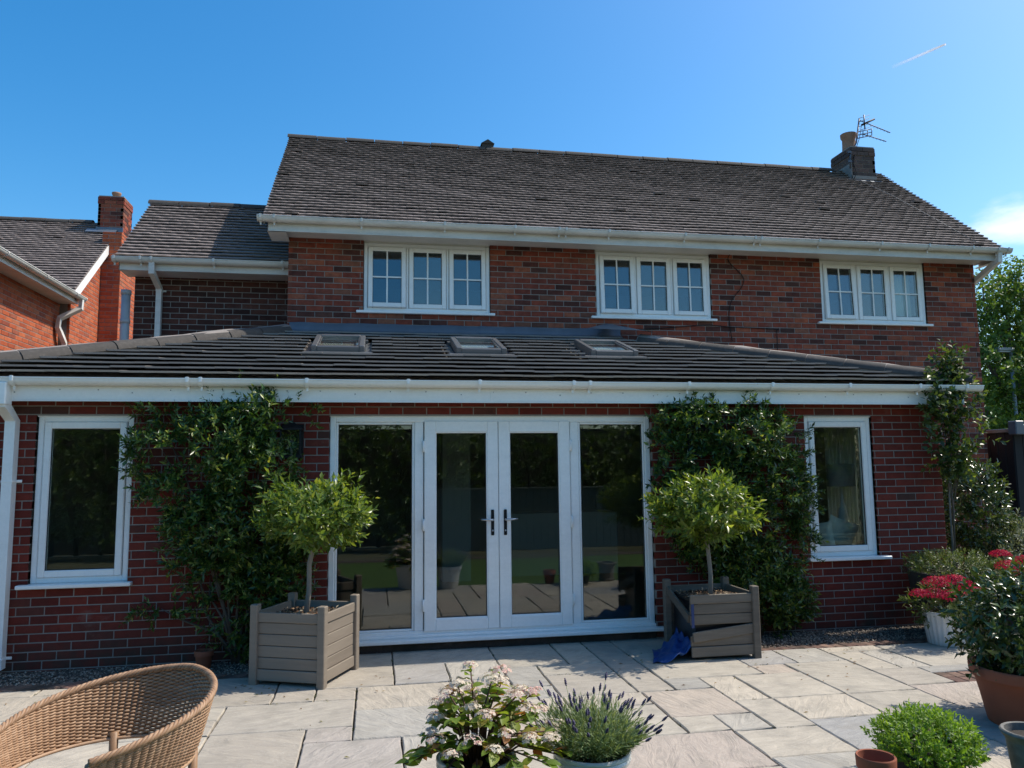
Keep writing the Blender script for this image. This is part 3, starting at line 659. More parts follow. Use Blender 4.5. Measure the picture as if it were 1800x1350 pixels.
# ---- windows
def ring(m, x0, x1, z0, z1, w, y0, y1, b=.006, wb=None):
    wb = wb or w
    m.cbox(x0, x0+w, y0, y1, z0, z1, b); m.cbox(x1-w, x1, y0, y1, z0, z1, b)
    m.cbox(x0+w-.001, x1-w+.001, y0+.0008, y1-.0008, z1-w, z1, b); m.cbox(x0+w-.001, x1-w+.001, y0+.0008, y1-.0008, z0, z0+wb, b)
def window(x0, x1, z0, z1, yf, lights, bars, tilt, sill=None, glass='glass', head=0.0):
    """outer frame mesh with sashes, panes, bars and sill below it"""
    m = MB(); ring(m, x0, x1, z0, z1, .05, yf, yf+.07)
    if head: m.cbox(x0-.004, x1+.004, yf-.016, yf+.05, z1-.004, z1+.014, .003)
    n = len(lights)
    for (a, b) in zip(lights, lights[1:]): m.cbox(a[1], b[0], yf+.001, yf+.069, z0+.049, z1-.049, .005)
    W = autosmooth(m.build('window', MAT['upvc'], HOUSE), 20)
    gk = MB()
    for i, (a, b) in enumerate(lights):
        za, zb = z0+.045, z1-.045
        H = Matrix.Translation((0, yf, zb)) @ Matrix.Rotation(tilt[i], 4, 'X')
        def put(mb, name, mat): 
            o = mb.build(name, mat, W); o.matrix_basis = H; return o
        gk.box(a-.001, b+.001, yf+.012, yf+.02, za-.001, zb+.001)
        s = MB(); ww = .058; ring(s, a+.005, b-.005, za-zb+.005, -.005, ww, -.014, .05, .007); autosmooth(put(s, 'sash', MAT['upvc']), 20)
        xa, xb, ga, gb = a+.005+ww, b-.005-ww, za-zb+.005+ww, -.005-ww
        bd = MB(); ring(bd, xa-.002, xb+.002, ga-.002, gb+.002, .008, .002, .012, .001); put(bd, 'bead', MAT['gasket'])
        nx, nz = bars
        for ix in range(nx):
            for iz in range(nz):
                p = MB(); p.box(xa+(xb-xa)*ix/nx, xa+(xb-xa)*(ix+1)/nx, .012, .03, ga+(gb-ga)*iz/nz, ga+(gb-ga)*(iz+1)/nz)
                if nx*nz > 1: p = MB().box(xa+(xb-xa)*ix/nx+.0005, xa+(xb-xa)*(ix+1)/nx-.0005, .012, .03, ga+(gb-ga)*iz/nz+.0005, ga+(gb-ga)*(iz+1)/nz-.0005)
                put(p, 'pane', MAT[glass])
        for ix in range(1, nx):
            x = xa+(xb-xa)*ix/nx; put(MB().cbox(x-.010, x+.010, .000, .0115, ga-.002, gb+.002, .003), 'glazing_bar', MAT['upvc'])
        for iz in range(1, nz):
            z = ga+(gb-ga)*iz/nz; put(MB().cbox(xa-.002, xb+.002, .001, .0110, z-.010, z+.010, .003), 'glazing_bar', MAT['upvc'])
    if sill:
        s = MB(); a, b, pr, t = sill; s.cbox(a, b, yf-pr, yf+.075, z0-.035, z0-.001, .006); autosmooth(s.build('sill', MAT['upvc'], W), 20)
    return W
def lights3(x0, x1):
    w = (x1-x0-.1-.06)/3; return [(x0+.05+i*(w+.03), x0+.05+i*(w+.03)+w) for i in range(3)]
for (a, b), t in (((-.155,1.495),(-.05,-.0,-.018)), ((2.965,4.627),(-.04,0,-.016)), ((6.327,8.015),(-.04,0,0))):
    window(a, b, 3.725, 4.632, 2.575, lights3(a, b), (2, 2), t, (a-.09, b+.06, .075, .03), 'glass_up')
    q = MB(); q.box(a, b, 2.585, 2.63, 4.635, 4.662); q.build('head_trim', MAT['upvc_old'], HOUSE)
window(-2.913, -2.125, .74, 2.185, .03, [(-2.863, -2.175)], (1, 1), (0,), (-2.99, -2.075, .10, .03), head=.01)
window(4.42, 5.19, .74, 2.185, .03, [(4.47, 5.14)], (1, 1), (0,), (4.36, 5.29, .10, .03), head=.01)

# ---- french doors with side lights
def doors():
    yf = .03; m = MB(); x0, x1, z0, z1 = -.412, 2.727, .135, 2.187
    ring(m, x0, x1, z0, z1, .055, yf, yf+.075)
    m.cbox(x0-.004, x1+.004, yf-.016, yf+.05, z1-.004, z1+.014, .003)
    for (a, b) in ((.375, .46), (1.90, 1.985)): m.cbox(a, b, yf+.001, yf+.074, z0+.054, z1-.054, .006)
    U = autosmooth(m.build('door_frame', MAT['upvc'], HOUSE), 20)
    s = MB(); s.cbox(x0-.02, x1+.07, yf-.11, yf+.09, .10, .134, .006); s.cbox(x0, x1, yf-.03, yf+.01, .134, .160, .005); autosmooth(s.build('door_sill', MAT['upvc'], U), 20)
    s = MB(); s.box(x0-.02, x1+.02, .02, .12, -.05, .10); s.build('threshold', MAT['dark_brick'], U)
    for (a, b) in ((-.357, .375), (1.985, 2.672)):
        s = MB(); ring(s, a, b, z0+.055, z1-.055, .022, yf+.012, yf+.06, .006); s.build('side_light', MAT['upvc'], U)
        s = MB(); ring(s, a+.021, b-.021, z0+.076, z1-.076, .007, yf+.022, yf+.034, .001); s.build('bead', MAT['gasket'], U)
        s = MB(); s.box(a+.025, b-.025, yf+.034, yf+.054, z0+.08, z1-.08); s.build('pane', MAT['glass'], U)
    for side, (a, b) in ((-1, (.467, 1.1775)), (1, (1.1825, 1.893))):
        d = MB(); za, zb = z0+.05, z1-.045; ring(d, a, b, za, zb, .108, yf-.018, yf+.05, .007)
        ring(d, a+.100, b-.100, za+.100, zb-.100, .016, yf-.012, yf+.03, .005)
        D = autosmooth(d.build('door', MAT['upvc'], HOUSE), 20)
        s = MB(); ring(s, a+.113, b-.113, za+.113, zb-.113, .007, yf+.004, yf+.012, .001); s.build('bead', MAT['gasket'], D)
        s = MB(); s.box(a+.115, b-.115, yf+.012, yf+.034, za+.115, zb-.115); s.build('pane', MAT['glass'], D)
        hx = 1.18-side*(-.055) if False else 1.18+side*.062; hz = 1.18
        p = MB(); p.cbox(hx-.015, hx+.015, yf-.030, yf-.018, hz-.13, hz+.11, .007); p.tube([(hx, yf-.024, hz+.108), (hx, yf-.024, hz+.112)], .012, 10); p.build('handle_plate', MAT['black_metal'], D)
        h = MB(); h.tube([(hx, yf-.03, hz+.018), (hx, yf-.062, hz+.018), (hx+side*.006, yf-.07, hz+.018), (hx+side*.115, yf-.068, hz+.022)], [.010,.010,.011,.009], 10); h.build('handle', MAT['steel'], D)
        k = MB(); k.tube([(hx, yf-.031, hz-.085), (hx, yf-.036, hz-.085)], .009, 10); k.build('lock_cylinder', MAT['steel'], D)
        ex = a if side < 0 else b
        for z in (.42, 1.16, 1.90):
            q = MB(); q.cbox(ex-.018 if side < 0 else ex-.006, ex+.006 if side < 0 else ex+.018, yf-.030, yf-.004, z-.055, z+.055, .005); q.tube([(ex-side*(-.010), yf-.030, z-.05), (ex-side*(-.010), yf-.030, z+.05)], .008, 8); q.build('hinge', MAT['upvc'], D)
doors()

# ---- extension roof: large flat interlocking tiles
RY0, RZ0, RS = -.225, 2.500, .325
RTH = math.atan(RS); RC, RSN = math.cos(RTH), math.sin(RTH)
def rp_(u, s, h=0.0): return Vector((u, RY0+s*RC-h*RSN, RZ0+s*RSN+h*RC))
RM = Matrix(((1,0,0,0),(0,RC,-RSN,RY0),(0,RSN,RC,RZ0),(0,0,0,1)))
SMAX = (2.55-RY0)/RC
def hipL(s): return -3.84+2.84*s/SMAX
def hipR(s): return 6.20-3.25*s/SMAX
un = MB()
P = [rp_(hipL(0), 0, -.004), rp_(hipR(0), 0, -.004), rp_(hipR(SMAX), SMAX, -.004), rp_(hipL(SMAX), SMAX, -.004)]
un.add(P, [(0,1,2,3)])
un.add([P[1], Vector((P[1].x, 2.55, P[1].z)), P[2]], [(0,1,2)]); un.add([P[0], P[3], Vector((P[0].x, 3.2, P[0].z)), Vector((-1.1, 3.24, P[3].z-.25))], [(0,1,3,2)])
ER = un.build('extension_roof', MAT['tile'], HOUSE)
GA, TW, TT = .2255, .296, .017
NR = int(SMAX/GA)
ROOFLIGHTS = [(-.675, -.115), (.885, 1.445), (2.425, 2.985)]; RL0, RL1 = 6, 10
def clip_poly(poly, a, b, c):       # keep a*u+b*s+c>=0
    out = []
    for i in range(len(poly)):
        p, q = poly[i], poly[(i+1) % len(poly)]; fp = a*p[0]+b*p[1]+c; fq = a*q[0]+b*q[1]+c
        if fp >= 0: out.append(p)
        if fp*fq < 0: t = fp/(fp-fq); out.append((p[0]+(q[0]-p[0])*t, p[1]+(q[1]-p[1])*t))
    return out
def tile_h(v): return .078-.056*v/(GA+.07)     # top surface height above the deck
def tile_mesh(poly):
    m = MB(); n = len(poly); top = [(u, v, tile_h(v)) for u, v in poly]; bot = [(u, v, tile_h(v)-TT) for u, v in poly]
    ar = sum(poly[i][0]*poly[(i+1) % n][1]-poly[(i+1) % n][0]*poly[i][1] for i in range(n))
    if ar < 0: top = top[::-1]; bot = bot[::-1]
    e = .003
    f = [tuple(range(n))]+[(i, n+i, n+(i+1) % n, (i+1) % n) for i in range(n)]
    m.add(top+bot, f); return m
FULL = tile_mesh([(0.0015,0),(TW-.0015,0),(TW-.0015,GA+.07),(0.0015,GA+.07)]).mesh('tile', MAT['tile'])
ntile = 0; rest = MB()
for r in range(NR+1):
    s0 = r*GA-.045; off = -.10+(TW/2 if r % 2 else 0)
    for i in range(-14, 24):
        u0 = off+i*TW
        rect = [(u0+.0015, s0), (u0+TW-.0015, s0), (u0+TW-.0015, min(s0+GA+.07, SMAX)), (u0+.0015, min(s0+GA+.07, SMAX))]
        kL = 2.84/SMAX; kR = 3.25/SMAX
        poly = clip_poly(rect, 1, -kL, 3.84-.02); 
        if len(poly) > 2: poly = clip_poly(poly, -1, -kR, 6.20-.02)
        if len(poly) < 3: continue
        polys = [poly]
        for (a, b) in ROOFLIGHTS:
            if RL0 <= r < RL1:
                a2, b2 = a-.075, b+.075; np_ = []
                for q in polys:
                    l = clip_poly(q, -1, 0, a2); rr = clip_poly(q, 1, 0, -b2)
                    np_ += [x for x in (l, rr) if len(x) > 2]
                polys = np_
        for q in polys:
            us = [p[0] for p in q]; ss = [p[1] for p in q]
            if max(us)-min(us) < .02 or max(ss)-min(ss) < .03: continue
            dz = random.uniform(-.003, .003); du = random.uniform(-.001, .001)
            Mt = RM @ Matrix.Translation((u0+du, s0+random.uniform(-.003, .003), dz)) @ Matrix.Rotation(random.uniform(-.003, .003), 4, 'Y')
            full = len(q) == 4 and abs(max(us)-min(us)-TW+.003) < 1e-4 and abs(max(ss)-min(ss)-GA-.07) < 1e-4
            loc = [(p[0]-u0, p[1]-s0) for p in q]
            if ntile < 300 and (full or max(us)-min(us) > .1):
                o = link('tile', FULL if full else tile_mesh(loc).mesh('tile', MAT['tile']), ER); o.matrix_basis = Mt; ntile += 1
            else:
                t = tile_mesh(loc); rest.add([Mt @ Vector(p) for p in t.v], t.f, random.random())
if rest.f: rest.build('cut_tiles', MAT['tile'], ER, kind='stuff')
def hip_pt(side, s, h): return rp_((hipL if side < 0 else hipR)(s), s, h)
ridge_run(ER, hip_pt(-1, -.02, .03), hip_pt(-1, SMAX*.97, .03), 9, .125, MAT['ridge'], .8)
ridge_run(ER, hip_pt(1, -.02, .03), hip_pt(1, SMAX*.86, .03), 9, .125, MAT['ridge'], .8)
# mortar bedding under the hips
hb = MB()
for side, e in ((-1, .97), (1, .86)):
    pts = [hip_pt(side, SMAX*e*k/14, .035)+Vector((0, 0, random.uniform(-.006, .006))) for k in range(15)]
    hb = MB(); hb.tube(pts, [.10+random.uniform(-.008, .008) for _ in pts], 8); hb.build('hip_bedding', MAT['old_mortar'], ER)
# lead flashing along the wall, lapped sheets
cuts = [-1.07, .05, 1.35, 2.35, 3.25]
for i, (a, b) in enumerate(zip(cuts, cuts[1:])):
    m = MB(); nseg = 8; R0 = []
    prof = [(SMAX-.36, .052), (SMAX-.20, .050), (SMAX-.06, .055)]
    for k in range(nseg+1):
        u = a+(b+.03-a)*k/nseg; w = .004*math.sin(k*2.1+i)
        col = [rp_(u, s, h+w) for (s, h) in prof]+[Vector((u, 2.535+.004*i % .008, 3.47)), Vector((u, 2.533+.004*(i % 2), 3.55+.006*math.sin(k*1.3+i))), Vector((u, 2.56, 3.552+.006*math.sin(k*1.3+i)))]
        R0.append(col)
    K = len(R0[0]); m.add([p for c in R0 for p in c], [(k*K+j, (k+1)*K+j, (k+1)*K+j+1, k*K+j+1) for k in range(nseg) for j in range(K-1)], 0, True)
    m.build('lead_flashing', MAT['lead'], ER)
# lead saddles over the hip tops
for side, pts in ((1, [(2.75,2.3,3.45),(3.45,1.95,3.37),(3.62,2.05,3.36),(3.1,2.54,3.57)]),):
    m = MB(); c = sum((Vector(p) for p in pts), Vector())/4+Vector((0, 0, .07)); m.add([Vector(p)+Vector((0,0,.06)) for p in pts]+[c], [(0,1,4),(1,2,4),(2,3,4),(3,0,4)], 0, True); m.build('lead_saddle', MAT['lead'], ER)
# rooflights
MAT['rl_frame'] = m_plain('grey_aluminium_cladding', (.15,.155,.16), .38, .5, .5)
MAT['blind'] = m_plain('pale_blind', (.52,.50,.46), .7)
for (a, b) in ROOFLIGHTS:
    s0, s1 = RL0*GA-.03, RL0*GA-.03+.80; w = .058; h0, h1 = .02, .115
    m = MB()
    for (xa, xb, sa, sb, ha, hb_) in ((a, a+w, s0, s1, h0, h1), (b-w, b, s0, s1, h0, h1), (a+w-.001, b-w+.001, s0, s0+w*1.1, h0, h1-.012), (a+w-.001, b-w+.001, s1-w*1.4, s1, h0, h1+.006)):
        m.cbox(xa, xb, sa, sb, ha, hb_, .006, 0, RM)
    W = m.build('rooflight', MAT['rl_frame'], HOUSE)
    p = MB(); p.box(a+w, b-w, s0+w, s1-w*1.3, h1-.035, h1-.023); p.v = [tuple(RM @ Vector(q)) for q in p.v]; p.build('pane', MAT['glass_up'], W)
    p = MB(); p.box(a+w, b-w, s0+w, s1-w*1.3, .02, .03); p.v = [tuple(RM @ Vector(q)) for q in p.v]; p.build('blind', MAT['blind'], W)
    p = MB(); ring2 = [(a+w, a+w+.014, s0+w, s1-w*1.3), (b-w-.014, b-w, s0+w, s1-w*1.3), (a+w, b-w, s0+w, s0+w+.016)]
    for (xa, xb, sa, sb) in ring2: p.box(xa, xb, sa, sb, h1-.022, h1-.012)
    p.v = [tuple(RM @ Vector(q)) for q in p.v]; p.build('glazing_trim', MAT['steel'], W)
    p = MB()
    for (xa, xb, sa, sb, hh) in ((a-.085, a-.002, s0-.02, s1+.1, .012), (b+.002, b+.085, s0-.02, s1+.1, .012), (a-.085, b+.085, s0-.16, s0-.004, .05), (a-.03, b+.03, s1, s1+.12, .05)): p.box(xa, xb, sa, sb, .0, hh)
    p.v = [tuple(RM @ Vector(q)) for q in p.v]; p.build('rooflight_flashing', MAT['rl_frame'], W)

# ---- main chimney
def chimney(parent, x0, x1, y0, y1, z0, z1, bmat, pot=None, corbel=True):
    c = MB(); c.box(x0+.006, x1-.006, y0+.006, y1-.006, z0, z1-.01); c.box(x0+.004, x1-.004, y0+.004, y1-.004, z1-.012, z1+.02)
    S = c.build('chimney', MAT['old_mortar'], parent); m = MB(); n = int((z1-z0)/.075)
    for T, L_ in ((Matrix.Translation((x0, y0, 0)), x1-x0), (Matrix.Translation((x0, y1, 0)) @ Matrix.Rotation(-math.pi/2, 4, 'Z'), y1-y0), (Matrix.Translation((x1, y0, 0)) @ Matrix.Rotation(math.pi/2, 4, 'Z'), y1-y0), (Matrix.Translation((x1, y1, 0)) @ Matrix.Rotation(math.pi, 4, 'Z'), x1-x0)):
        for k in range(n):
            zb = z1-k*.075; out = -.012 if (corbel and k in (0, 1)) else 0
            for (a, b, cc, d) in lay(0, L_, zb-.075, zb, [], zb-.075, .1125 if k % 2 else 0):
                y = out; q = MB(); q.box(a, b, y, y+.05, cc, d); m.add([T @ Vector(p) for p in q.v], q.f, random.random())
    m.build('brickwork', bmat, S, kind='stuff')
    return S
CH = chimney(HOUSE, 8.20, 8.66, 4.36, 4.95, 6.5, 7.24, MAT['dark_brick'])
MAT['pot'] = m_noise('buff_chimney_clay', [(0,(.20,.11,.07)),(.5,(.30,.17,.11)),(1,(.36,.24,.17))], 6, .8, .3)
p = MB(); p.lathe([(.125,0),(.115,.12),(.112,.26),(.135,.30),(.14,.36),(.12,.365),(.10,.36),(.095,.05)], (8.38, 4.66, 7.25), 18, cap=False); autosmooth(p.build('chimney_pot', MAT['pot'], CH), 40)
p = MB(); p.lathe([(.19,0),(.13,.04)], (8.38,4.66,7.25), 14); p.box(8.19,8.67,4.35,4.36,6.60,6.72); p.box(8.19,8.20,4.35,4.96,6.62,6.95); p.build('flaunching', MAT['old_mortar'], CH)
fl = MB(); fl.add([(8.12,4.26,6.555),(8.75,4.26,6.555),(8.75,4.36,6.67),(8.12,4.36,6.67)], [(0,1,2,3)]); fl.build('lead_flashing', MAT['lead'], CH)
# ---- rooms behind the glass
MAT['room'] = m_plain('room_plaster', (.34,.34,.33), .8); MAT['room_floor'] = m_noise('oak_boards', [(0,(.10,.07,.045)),(1,(.18,.13,.09))], 3, .4, .1, stretch=(1, 8, 1))
def room(x0, x1, y0, y1, z0, z1, mat, right=True):
    m = MB(); v = [(x0,y0,z0),(x1,y0,z0),(x1,y1,z0),(x0,y1,z0),(x0,y0,z1),(x1,y0,z1),(x1,y1,z1),(x0,y1,z1)]
    m.add(v, [(4,7,6,5),(2,3,7,6),(3,0,4,7)]+([(1,2,6,5)] if right else [])); m.build('room_wall', mat, HOUSE)
    q = MB(); q.add(v[:4], [(0,1,2,3)]); q.build('room_floor', MAT['room_floor'], HOUSE)
room(-3.35, 5.74, .285, 6.4, .12, 2.36, MAT['room'], False)
q = MB(); q.box(5.75, 5.80, 2.5, 6.5, .0, 2.4); q.build('room_wall', MAT['room'], HOUSE)
# unseen window added in the extension's end wall to let sun into the room
SW = MB()
for (ya, yb, za, zb) in ((.42,.48,.98,2.12),(1.24,1.30,.98,2.12),(.48,1.24,.98,1.04),(.48,1.24,2.06,2.12)): SW.cbox(5.88, 5.95, ya, yb, za, zb, .005)
SWO = SW.build('window', MAT['upvc'], HOUSE)
q = MB(); q.box(5.905, 5.925, .48, 1.24, 1.04, 2.06); q.build('pane', MAT['glass'], SWO)
q = MB(); q.cbox(5.88, 6.06, .38, 1.34, .945, .979, .005); q.build('sill', MAT['upvc'], SWO)
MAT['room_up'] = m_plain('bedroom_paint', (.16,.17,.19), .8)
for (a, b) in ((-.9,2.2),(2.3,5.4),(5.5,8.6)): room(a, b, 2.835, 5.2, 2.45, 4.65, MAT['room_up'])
q = MB(); q.box(.95, 1.35, 3.6, 3.9, .12, 2.36); q.box(1.9, 3.6, 3.9, 4.5, .12, 1.02); q.build('kitchen_unit', m_plain('painted_cabinet', (.42,.45,.44), .5), HOUSE)
# ================================================================== neighbouring house
NB = thing('neighbour_house', 'orange brick neighbouring house with tiled roof and chimney at far left', 'house', (-5.2, 6.6, 0))
def nbfix(o): o.location = (5.2, -6.6, 0); return o
sh = MB(); sh.add([(-5.185,6.8,2),(-5.185,11.1,2),(-5.185,11.1,4.72),(-5.185,8.98,6.62),(-5.185,6.8,4.72)], [(0,1,2,3,4)]); sh.add([(-9,6.81,2),(-5.185,6.81,2),(-5.185,6.81,4.72),(-9,6.81,4.72)], [(0,1,2,3)])
TN = Matrix.Translation((-5.18, 0, 0)) @ Matrix.Rotation(math.pi/2, 4, 'Z')
nbfix(masonry(NB, 'gable_wall', TN, 6.8, 11.0, 2.6, 6.55, [], 2.2, .05, MAT['nb_brick'], MAT['mortar'], clip=gable(6.8, 11.1, 4.72, 8.98, 6.62), sheet=sh, nparts=130, score=lambda b: math.hypot((b[0]+b[1])/2-7.25, (b[2]+b[3])/2-4.5)))
# chimney breast
sh = MB(); sh.box(-5.18, -4.836, 8.156, 9.11, 2, 6.3)
TB = Matrix.Translation((-4.83, 0, 0)) @ Matrix.Rotation(math.pi/2, 4, 'Z')
nbfix(masonry(NB, 'chimney_breast', TB, 8.15, 9.12, 2.6, 6.3, [], 2.2, 8.15, MAT['nb_brick'], MAT['mortar'], sheet=sh))
sh = MB(); sh.box(-5.15, -4.86, 8.17, 9.1, 2, 6.2)
nbfix(masonry(NB, 'chimney_breast', Matrix.Translation((0, 8.15, 0)), -5.18, -4.832, 2.6, 6.3, [], 2.2, -5.18, MAT['nb_brick'], MAT['mortar'], sheet=sh))
# projecting block on the left, eaves running towards the garden
sh = MB(); sh.add([(-5.355,1.0,2),(-5.355,6.8,2),(-5.355,6.8,4.66),(-5.355,1.0,4.66)], [(0,1,2,3)])
TP = Matrix.Translation((-5.35, 0, 0)) @ Matrix.Rotation(math.pi/2, 4, 'Z')
nbfix(masonry(NB, 'side_wall', TP, 1.0, 6.8, 2.8, 4.66, [], 2.2, .05, MAT['nb_brick'], MAT['mortar'], sheet=sh, nparts=170, score=lambda b: math.hypot(((b[0]+b[1])/2-5.5)*.6, (b[2]+b[3])/2-4.15)))
nbfix(plain_roof(NB, 'roof', -10.5, -5.06, 6.60, 4.75, 8.98, 6.70))
NR_ = [o for o in bpy.data.objects if o.parent == NB and o.name.startswith('roof')][0]
ridge_run(NR_, (-10.4, 8.98, 6.69), (-5.62, 8.98, 6.69), 11)
m = MB(); v0 = Vector((-5.05, 6.60, 4.74)); v1 = Vector((-5.05, 8.98, 6.69)); d = (v1-v0)
m.add([v0+Vector((-.02,0,.02)), v0+Vector((0,0,.02)), v1+Vector((0,0,.02)), v1+Vector((-.02,0,.02)), v0+Vector((-.02,0,-.15)), v0+Vector((0,0,-.15)), v1+Vector((0,0,-.15)), v1+Vector((-.02,0,-.15))], [(0,1,2,3),(7,6,5,4),(1,5,6,2),(0,4,5,1),(0,3,7,4)]); nbfix(m.build('bargeboard', MAT['upvc'], NB))
m = MB(); m.box(-5.07, -5.05, 1.0, 6.75, 4.575, 4.72); nbfix(m.build('fascia', MAT['upvc_old'], NB))
m = MB(); m.box(-5.36, -5.07, 1.0, 6.75, 4.58, 4.592); m.box(-5.36, -5.07, 6.73, 6.75, 4.592, 4.72); nbfix(m.build('soffit', MAT['upvc_old'], NB))
m = MB(); m.add([(-5.06,1.0,4.715),(-5.06,6.75,4.715),(-8,6.75,5.2),(-8,1.0,5.2)], [(0,1,2,3)]); nbfix(m.build('low_roof', MAT['oldtile'], NB))
m = MB(); gutter_mesh(m, (-4.99, .9, 4.70), (-4.99, 6.85, 4.70)); G_ = nbfix(autosmooth(m.build('gutter', MAT['upvc_old'], NB), 40))
for yy in (2.6, 3.9, 5.2, 6.4, 6.8):
    q = MB(); q.tube([(-4.99-.064*math.cos(a), yy, 4.70-.066*math.sin(a)) for a in [math.pi*k/8 for k in range(9)]], .008, 6); q.build('gutter_clip', MAT['upvc_old'], G_)
nbfix(square_pipe(NB, [(-4.99,6.72,4.66),(-4.99,6.72,4.50),(-5.27,6.60,4.30),(-5.29,6.6,4.15),(-5.24,6.78,3.9),(-5.24,6.78,3.4)], .036, MAT['upvc_old']))
CN = nbfix(chimney(NB, -5.44, -4.97, 8.62, 9.17, 6.0, 7.16, MAT['old_brick']))
m = MB(); m.lathe([(.08,0),(.075,.12),(.09,.14),(.09,.17),(.07,.17)], (-5.2, 8.9, 7.17), 14); m.build('chimney_pot', MAT['pot'], CN)
m = MB(); m.box(-5.46, -4.96, 8.60, 8.615, 6.44, 6.53); m.add([(-5.62,8.50,6.40),(-5.06,8.50,6.40),(-5.06,8.61,6.49),(-5.62,8.61,6.49)], [(0,1,2,3)]); m.build('lead_flashing', MAT['lead'], CN)

# ================================================================== things on the house
def aerial():
    A = thing('tv_aerial', 'metal television aerial with two finned booms strapped to the house chimney', 'aerial', (8.17, 4.42, 6.9))
    O = Vector((8.17, 4.42, 6.9)); al = MAT['alloy']
    L_ = lambda p: Vector(p)-O
    m = MB(); m.tube([L_((8.17,4.36,6.85)), L_((8.19,4.36,7.1)), L_((8.36,4.42,7.35)), L_((8.47,4.45,7.82))], .014, 8); m.build('mast', al, A)
    m = MB(); m.box(*(a for a in (-.03, .03)), -.08, -.055, .05, .09); m.box(-.03, .03, -.08, -.055, .22, .26); m.build('bracket', al, A)
    def boom(a, b, n, rl, name):
        a, b = Vector(a), Vector(b); m = MB(); m.tube([a, b], .009, 6)
        for k in range(n):
            p = a+(b-a)*(k+.6)/n; e = Vector((.75, .45, .42)).normalized()*rl*(1-.02*k); m.tube([p-e, p+e], .0035, 5)
        m.build(name, al, A)
    boom(L_((8.47,4.45,7.79)), L_((9.03,4.40,7.575)), 9, .085, 'boom')
    boom(L_((8.50,4.45,7.54)), L_((8.94,4.40,7.405)), 7, .075, 'boom')
    m = MB(); e = Vector((.17, .08, .085))
    for (x, z) in ((8.57, 7.865), (8.555, 7.80), (8.535, 7.70), (8.60, 7.655)): c = L_((x, 4.45, z)); m.tube([c-e, c+e], .005, 5)
    m.tube([L_((8.565,4.45,7.90)), L_((8.57,4.45,7.63))], .012, 6); m.build('reflector', al, A)
    m = MB(); m.tube([L_((8.50,4.44,7.70)), L_((8.765,4.44,7.83))], .016, 8); m.build('dipole', MAT['black_metal'], A)
    m = MB()
    for (p, q) in (((8.423,7.571),(8.706,7.647)),((8.706,7.647),(8.698,7.526)),((8.698,7.526),(8.415,7.45)),((8.415,7.45),(8.423,7.571)),((8.42,7.51),(8.70,7.585)),((8.52,7.48),(8.53,7.60)),((8.61,7.50),(8.62,7.625))): m.tube([L_((p[0],4.45,p[1])), L_((q[0],4.45,q[1]))], .008, 6)
    m.build('grid_reflector', al, A)
    m = MB(); m.tube([L_(p) for p in ((8.50,4.44,7.70),(8.42,4.40,7.45),(8.30,4.36,7.2),(8.22,4.34,6.95),(8.26,4.32,6.75),(8.18,4.30,6.62))], .006, 5); m.build('cable', MAT['black_metal'], A)
aerial()
def cable(name, pts, label):
    # smooth the way-points
    P = [Vector(p) for p in pts]; out = []
    for i in range(len(P)-1):
        a, b, c, d = P[max(i-1, 0)], P[i], P[i+1], P[min(i+2, len(P)-1)]
        for k in range(6):
            t = k/6; out.append(.5*((2*b)+(c-a)*t+(2*a-5*b+4*c-d)*t*t+(3*b-a-3*c+d)*t*t*t))
    out.append(P[-1]); m = MB(); m.tube(out, .0055, 5); tag(m.build(name, MAT['black_metal']), label, 'cable')
cable('wall_cable', [(4.93,2.53,4.67),(4.905,2.537,4.557),(5.111,2.537,4.342),(5.086,2.537,4.193),(4.922,2.537,3.984),(4.876,2.537,3.739),(4.908,2.535,3.42)], 'thin black cable hanging loosely down the upper wall right of the middle window')
cable('wall_cable', [(3.3,2.53,3.60),(3.486,2.537,3.556),(3.773,2.537,3.57),(4.524,2.537,3.634),(4.862,2.537,3.617),(5.568,2.537,3.60),(5.59,2.537,3.57),(5.581,2.53,3.30)], 'thin black cable running sideways under the middle upstairs window')
MAT['roof_wire'] = m_plain('grey_wire', (.16,.155,.15), .6)
m = MB(); N_ = Vector((0, -.637, .771)); m.tube([Vector((8.25,4.20,6.52))+N_*.03, Vector((8.38,3.6,6.02))+N_*.055, Vector((8.52,2.9,5.42))+N_*.055, Vector((8.62,2.2,4.83))+N_*.05], .0042, 5)
tag(m.build('roof_cable', MAT['roof_wire']), 'thin grey cable lying down the main roof from the chimney to the gutter', 'cable')

